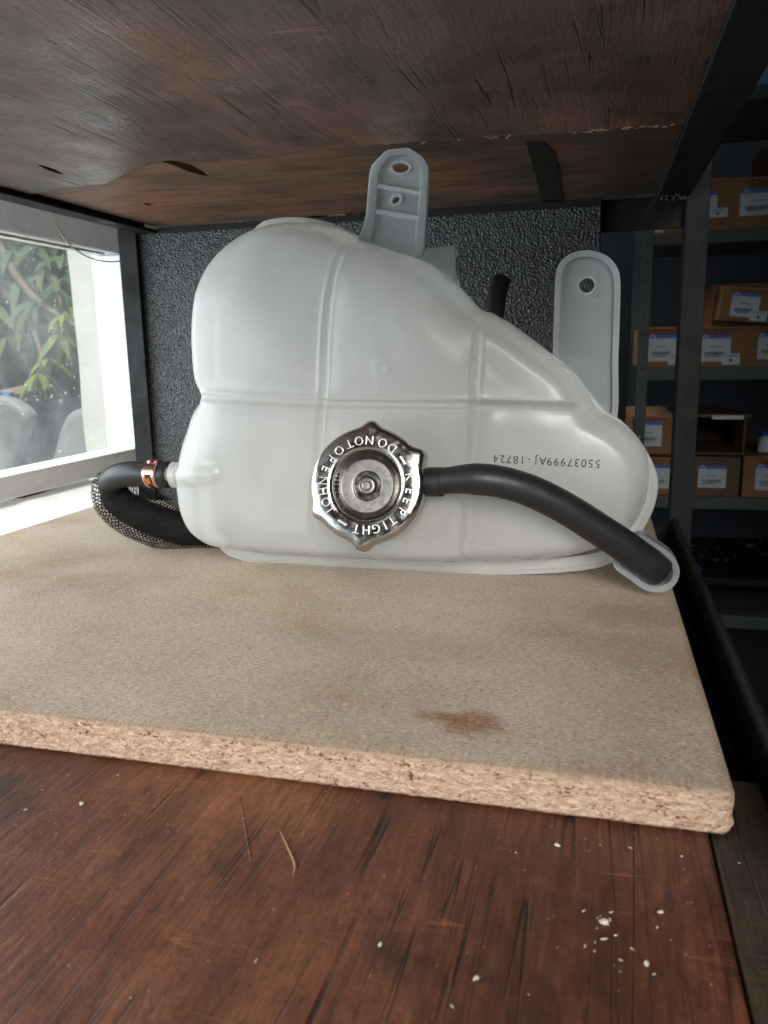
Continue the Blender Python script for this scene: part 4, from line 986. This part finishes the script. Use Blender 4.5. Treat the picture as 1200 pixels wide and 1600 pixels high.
carton('reddish brown box stacked on two boxes, behind the tilted one', (1114, 445), (1198, 510), zt+0.001, m_cardr, None, YR+0.05, lines=False)
carton('tilted brown box leaning out on top of the middle shelf stack', (1124, 447), (1232, 497), None, m_card, (0.16, 0.14, 0.56, 0.84), YR-0.012, 0.055, 0.10)
carton('dim brown box with pale label, upper of the two behind the white tank', (985, 650), (1052, 711), R(1020, 712)[2]+0.0005, m_card, (0.10, 0.22, 0.72, 0.86), small=False)
carton('dim brown box below another, partly behind the white tank edge', (985, 713.5), (1052, 776), zC_, m_card, (0.18, 0.18, 0.92, 0.80), small=False)
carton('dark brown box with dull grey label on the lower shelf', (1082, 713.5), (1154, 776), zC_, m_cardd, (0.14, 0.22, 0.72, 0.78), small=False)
carton('brown box on the lower shelf at the right edge, label cut off', (1163, 712), (1258, 776), zC_, m_card, (0.20, 0.18, 0.70, 0.80), small=False)
# open carton lying on its side, its dark inside facing out
a, b = R(1084, 649, YR+0.012), R(1163, 711.5, YR+0.012); Yo = YR+0.012
ob = thing('open_box', 'open dark cardboard box on its side with pale strip on its upper flap', 'box', ((a[0]+b[0])/2, Yo+0.12, b[2]), GRP)
x0, x1, z0, z1 = a[0], b[0], b[2]+0.0006, a[2]; w = 0.004
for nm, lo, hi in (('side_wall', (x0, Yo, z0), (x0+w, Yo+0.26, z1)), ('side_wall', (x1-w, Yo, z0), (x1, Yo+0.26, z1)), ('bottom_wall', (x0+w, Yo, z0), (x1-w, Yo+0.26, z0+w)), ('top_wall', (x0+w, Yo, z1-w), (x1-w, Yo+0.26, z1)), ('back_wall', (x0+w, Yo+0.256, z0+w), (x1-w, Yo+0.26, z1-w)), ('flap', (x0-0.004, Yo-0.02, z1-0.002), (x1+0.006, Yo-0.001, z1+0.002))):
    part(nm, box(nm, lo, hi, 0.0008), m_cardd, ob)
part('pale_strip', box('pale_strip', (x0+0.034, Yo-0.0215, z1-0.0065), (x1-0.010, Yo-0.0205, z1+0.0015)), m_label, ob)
p = R(1196, 690); tt = thing('bottle', 'small white bottle standing on the lower boxes at the right edge', 'bottle', (p[0]+0.012, YR+0.05, R(1196, 711)[2]))
zb = R(1196, 711.5)[2]; BM = Matrix.Translation((p[0]+0.012, YR+0.05, zb+0.001))
part('flask', mesh('flask', *lathe([(0.0005, 0), (0.016, 0), (0.017, 0.003), (0.017, 0.026), (0.012, 0.032), (0.008, 0.034), (0.008, 0.036)], BM, 24), True), m_label, tt)
part('screw_cap', mesh('screw_cap', *lathe([(0.0095, 0.0355), (0.0095, 0.043), (0.0005, 0.0435)], BM, 20), True), m_blue, tt)
a = R(1178, 96); tag(reg(link('storage_bin', box('storage_bin', (a[0]-0.03, YR+0.02, zE+0.0005), (a[0]+0.30, YR+0.35, zE+0.09), 0.004), m_bluebin)), 'blue plastic bin on the top rack shelf, upper right corner', 'bin')
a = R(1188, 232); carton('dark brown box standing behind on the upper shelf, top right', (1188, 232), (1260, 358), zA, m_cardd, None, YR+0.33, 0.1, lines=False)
# clutter low on the rack
a = R(1088, 893); bm = bmesh.new(); bmesh.ops.create_icosphere(bm, subdivisions=3, radius=1)
for v in bm.verts: v.co = Vector((a[0], YR+0.04, a[2]-0.004))+Vector((v.co.x*0.016, v.co.y*0.02, v.co.z*0.010))*(1+0.5*noise.noise(v.co*2.3))
reg(tag(link('plastic_pouch', from_bm('plastic_pouch', bm, True), m_purple), 'small purple plastic pouch among clutter low behind the shelf', 'pouch'))
P = []
for i in range(30):
    q = R(random.uniform(1070, 1290), random.uniform(872, 900)); s = random.uniform(0.004, 0.013); c = np.array((q[0], YR+random.uniform(0.02, 0.3), q[2]-0.01))
    M = Matrix.Translation(c) @ Matrix.Rotation(random.uniform(0, 6), 4, (random.random(), random.random(), 1)); bm = bmesh.new(); bmesh.ops.create_icosphere(bm, subdivisions=1, radius=s, matrix=M @ Matrix.Diagonal((1, 0.6, 0.4, 1)))
    bm.verts.ensure_lookup_table(); bm.verts.index_update(); P.append(([tuple(v.co) for v in bm.verts], [tuple(v.index for v in f.verts) for f in bm.faces])); bm.free()
cl = link('small_parts', mesh('small_parts', *merge(P)), m_bag); cl['kind'] = 'stuff'; cl['label'] = 'loose glossy small parts heaped low on the dark rack'
zt_ = R(1180, 905)[2]; part('rack_tray', box('rack_tray', (XR0+0.03, YR+0.006, zt_-0.02), (XR1, YR+0.42, zt_-0.005), 0.002), m_steel, rack)

# ================================================================== SMALL BITS ON THE LOWER BOARD
chips = [(945, 1440, 0.0021, 'large pale wood chip on the red plywood, right of centre'), (1010, 1505, 0.0014, 'pale wood chip nearest the front right of the plywood'), (871, 1320, 0.0016, 'pale wood chip just below the particle board edge'), (744, 1528, 0.0014, 'pale oval wood chip front centre on the plywood'), (127, 1255, 0.0017, 'pale wood sliver on plywood at the left'), (1033, 1425, 0.0012, 'white fleck of wood right of the chip heap'), (594, 1475, 0.0012, 'pale wood crumb left of centre on plywood')]
def chip_me(s, seed):
    bm = bmesh.new(); bmesh.ops.create_icosphere(bm, subdivisions=2, radius=1)
    for v in bm.verts:
        k = 1+0.9*noise.noise(v.co*1.7+Vector((seed, 0, 0))); v.co = Vector((v.co.x*s*1.4*k, v.co.y*s*0.9*k, v.co.z*s*0.45*k))
    return from_bm('wood_chip', bm)
for i, (px, py, s, lb) in enumerate(chips):
    p = onZ(px, py, ZP+0.0006); o = link('wood_chip', chip_me(s*0.52, i*3.1), m_crumb); o.location = p; o.rotation_euler = (0, 0, i*1.3); tag(o, lb, 'wood chip', 'wood chips on the plywood')
P = []
def crumb(p, s):
    M = Matrix.Translation(p) @ Matrix.Rotation(random.uniform(0, 6.3), 4, 'Z') @ Matrix.Rotation(random.uniform(-0.5, 0.5), 4, 'X')
    l = s*random.uniform(1, 2.6); P.append(([M @ Vector(q) for q in ((-l, -s*0.5, 0), (l, -s*0.4, 0), (l*0.9, s*0.5, 0), (-l*0.8, s*0.6, 0), (0.2*l, 0, s*0.8))], [(0, 1, 4), (1, 2, 4), (2, 3, 4), (3, 0, 4)]))
for (px, py) in ((938, 1432), (933, 1434), (953, 1437), (933, 1450), (912, 1423), (962, 1461), (914, 1478), (944, 1467), (930, 1472), (929, 1486), (988, 1483), (1027, 1449), (955, 1425), (970, 1500), (1022, 1522), (898, 1318), (806, 1332), (938, 1320), (985, 1325), (1065, 1338), (1155, 1349), (106, 1211), (184, 1211), (155, 1308), (40, 1265), (66, 1234), (108, 1508), (325, 1501), (204, 1559), (400, 1501), (826, 1554), (706, 1572), (871, 1480)):
    crumb(onZ(px, py, ZP+0.0003), random.uniform(0.0002, 0.00045))
for i in range(240):
    crumb((random.uniform(-0.25, 0.04), 0.27-abs(random.gauss(0, 0.07)), ZP+0.0002), random.uniform(0.00006, 0.00018))
cr = link('sawdust', mesh('sawdust', *merge(P)), m_crumb); cr['kind'] = 'stuff'; cr['label'] = 'fine pale sawdust scattered on the red brown plywood'
# raised torn sliver in the plywood
sv = [onZ(x, y, ZP+0.0004) for x, y in ((436, 1295), (441, 1305), (449, 1322), (457, 1340), (461, 1354), (457, 1368))]
part('torn_sliver', mesh('torn_sliver', *tube(catmull(sv, 4), np.interp(np.linspace(0, 1, 21), [0, 0.3, 0.75, 1], [0.0001, 0.0004, 0.00055, 0.0001]), 8, True, 0.5), True), m_sliver, unit)
sv = [onZ(x, y, ZP+0.0001) for x, y in ((374, 1243), (380, 1275), (386, 1310), (392, 1345))]
part('scratch_ridge', mesh('scratch_ridge', *tube(catmull(sv, 4), np.interp(np.linspace(0, 1, 13), [0, 0.5, 1], [0.0001, 0.00035, 0.0003]), 6), True), m_ply, unit)
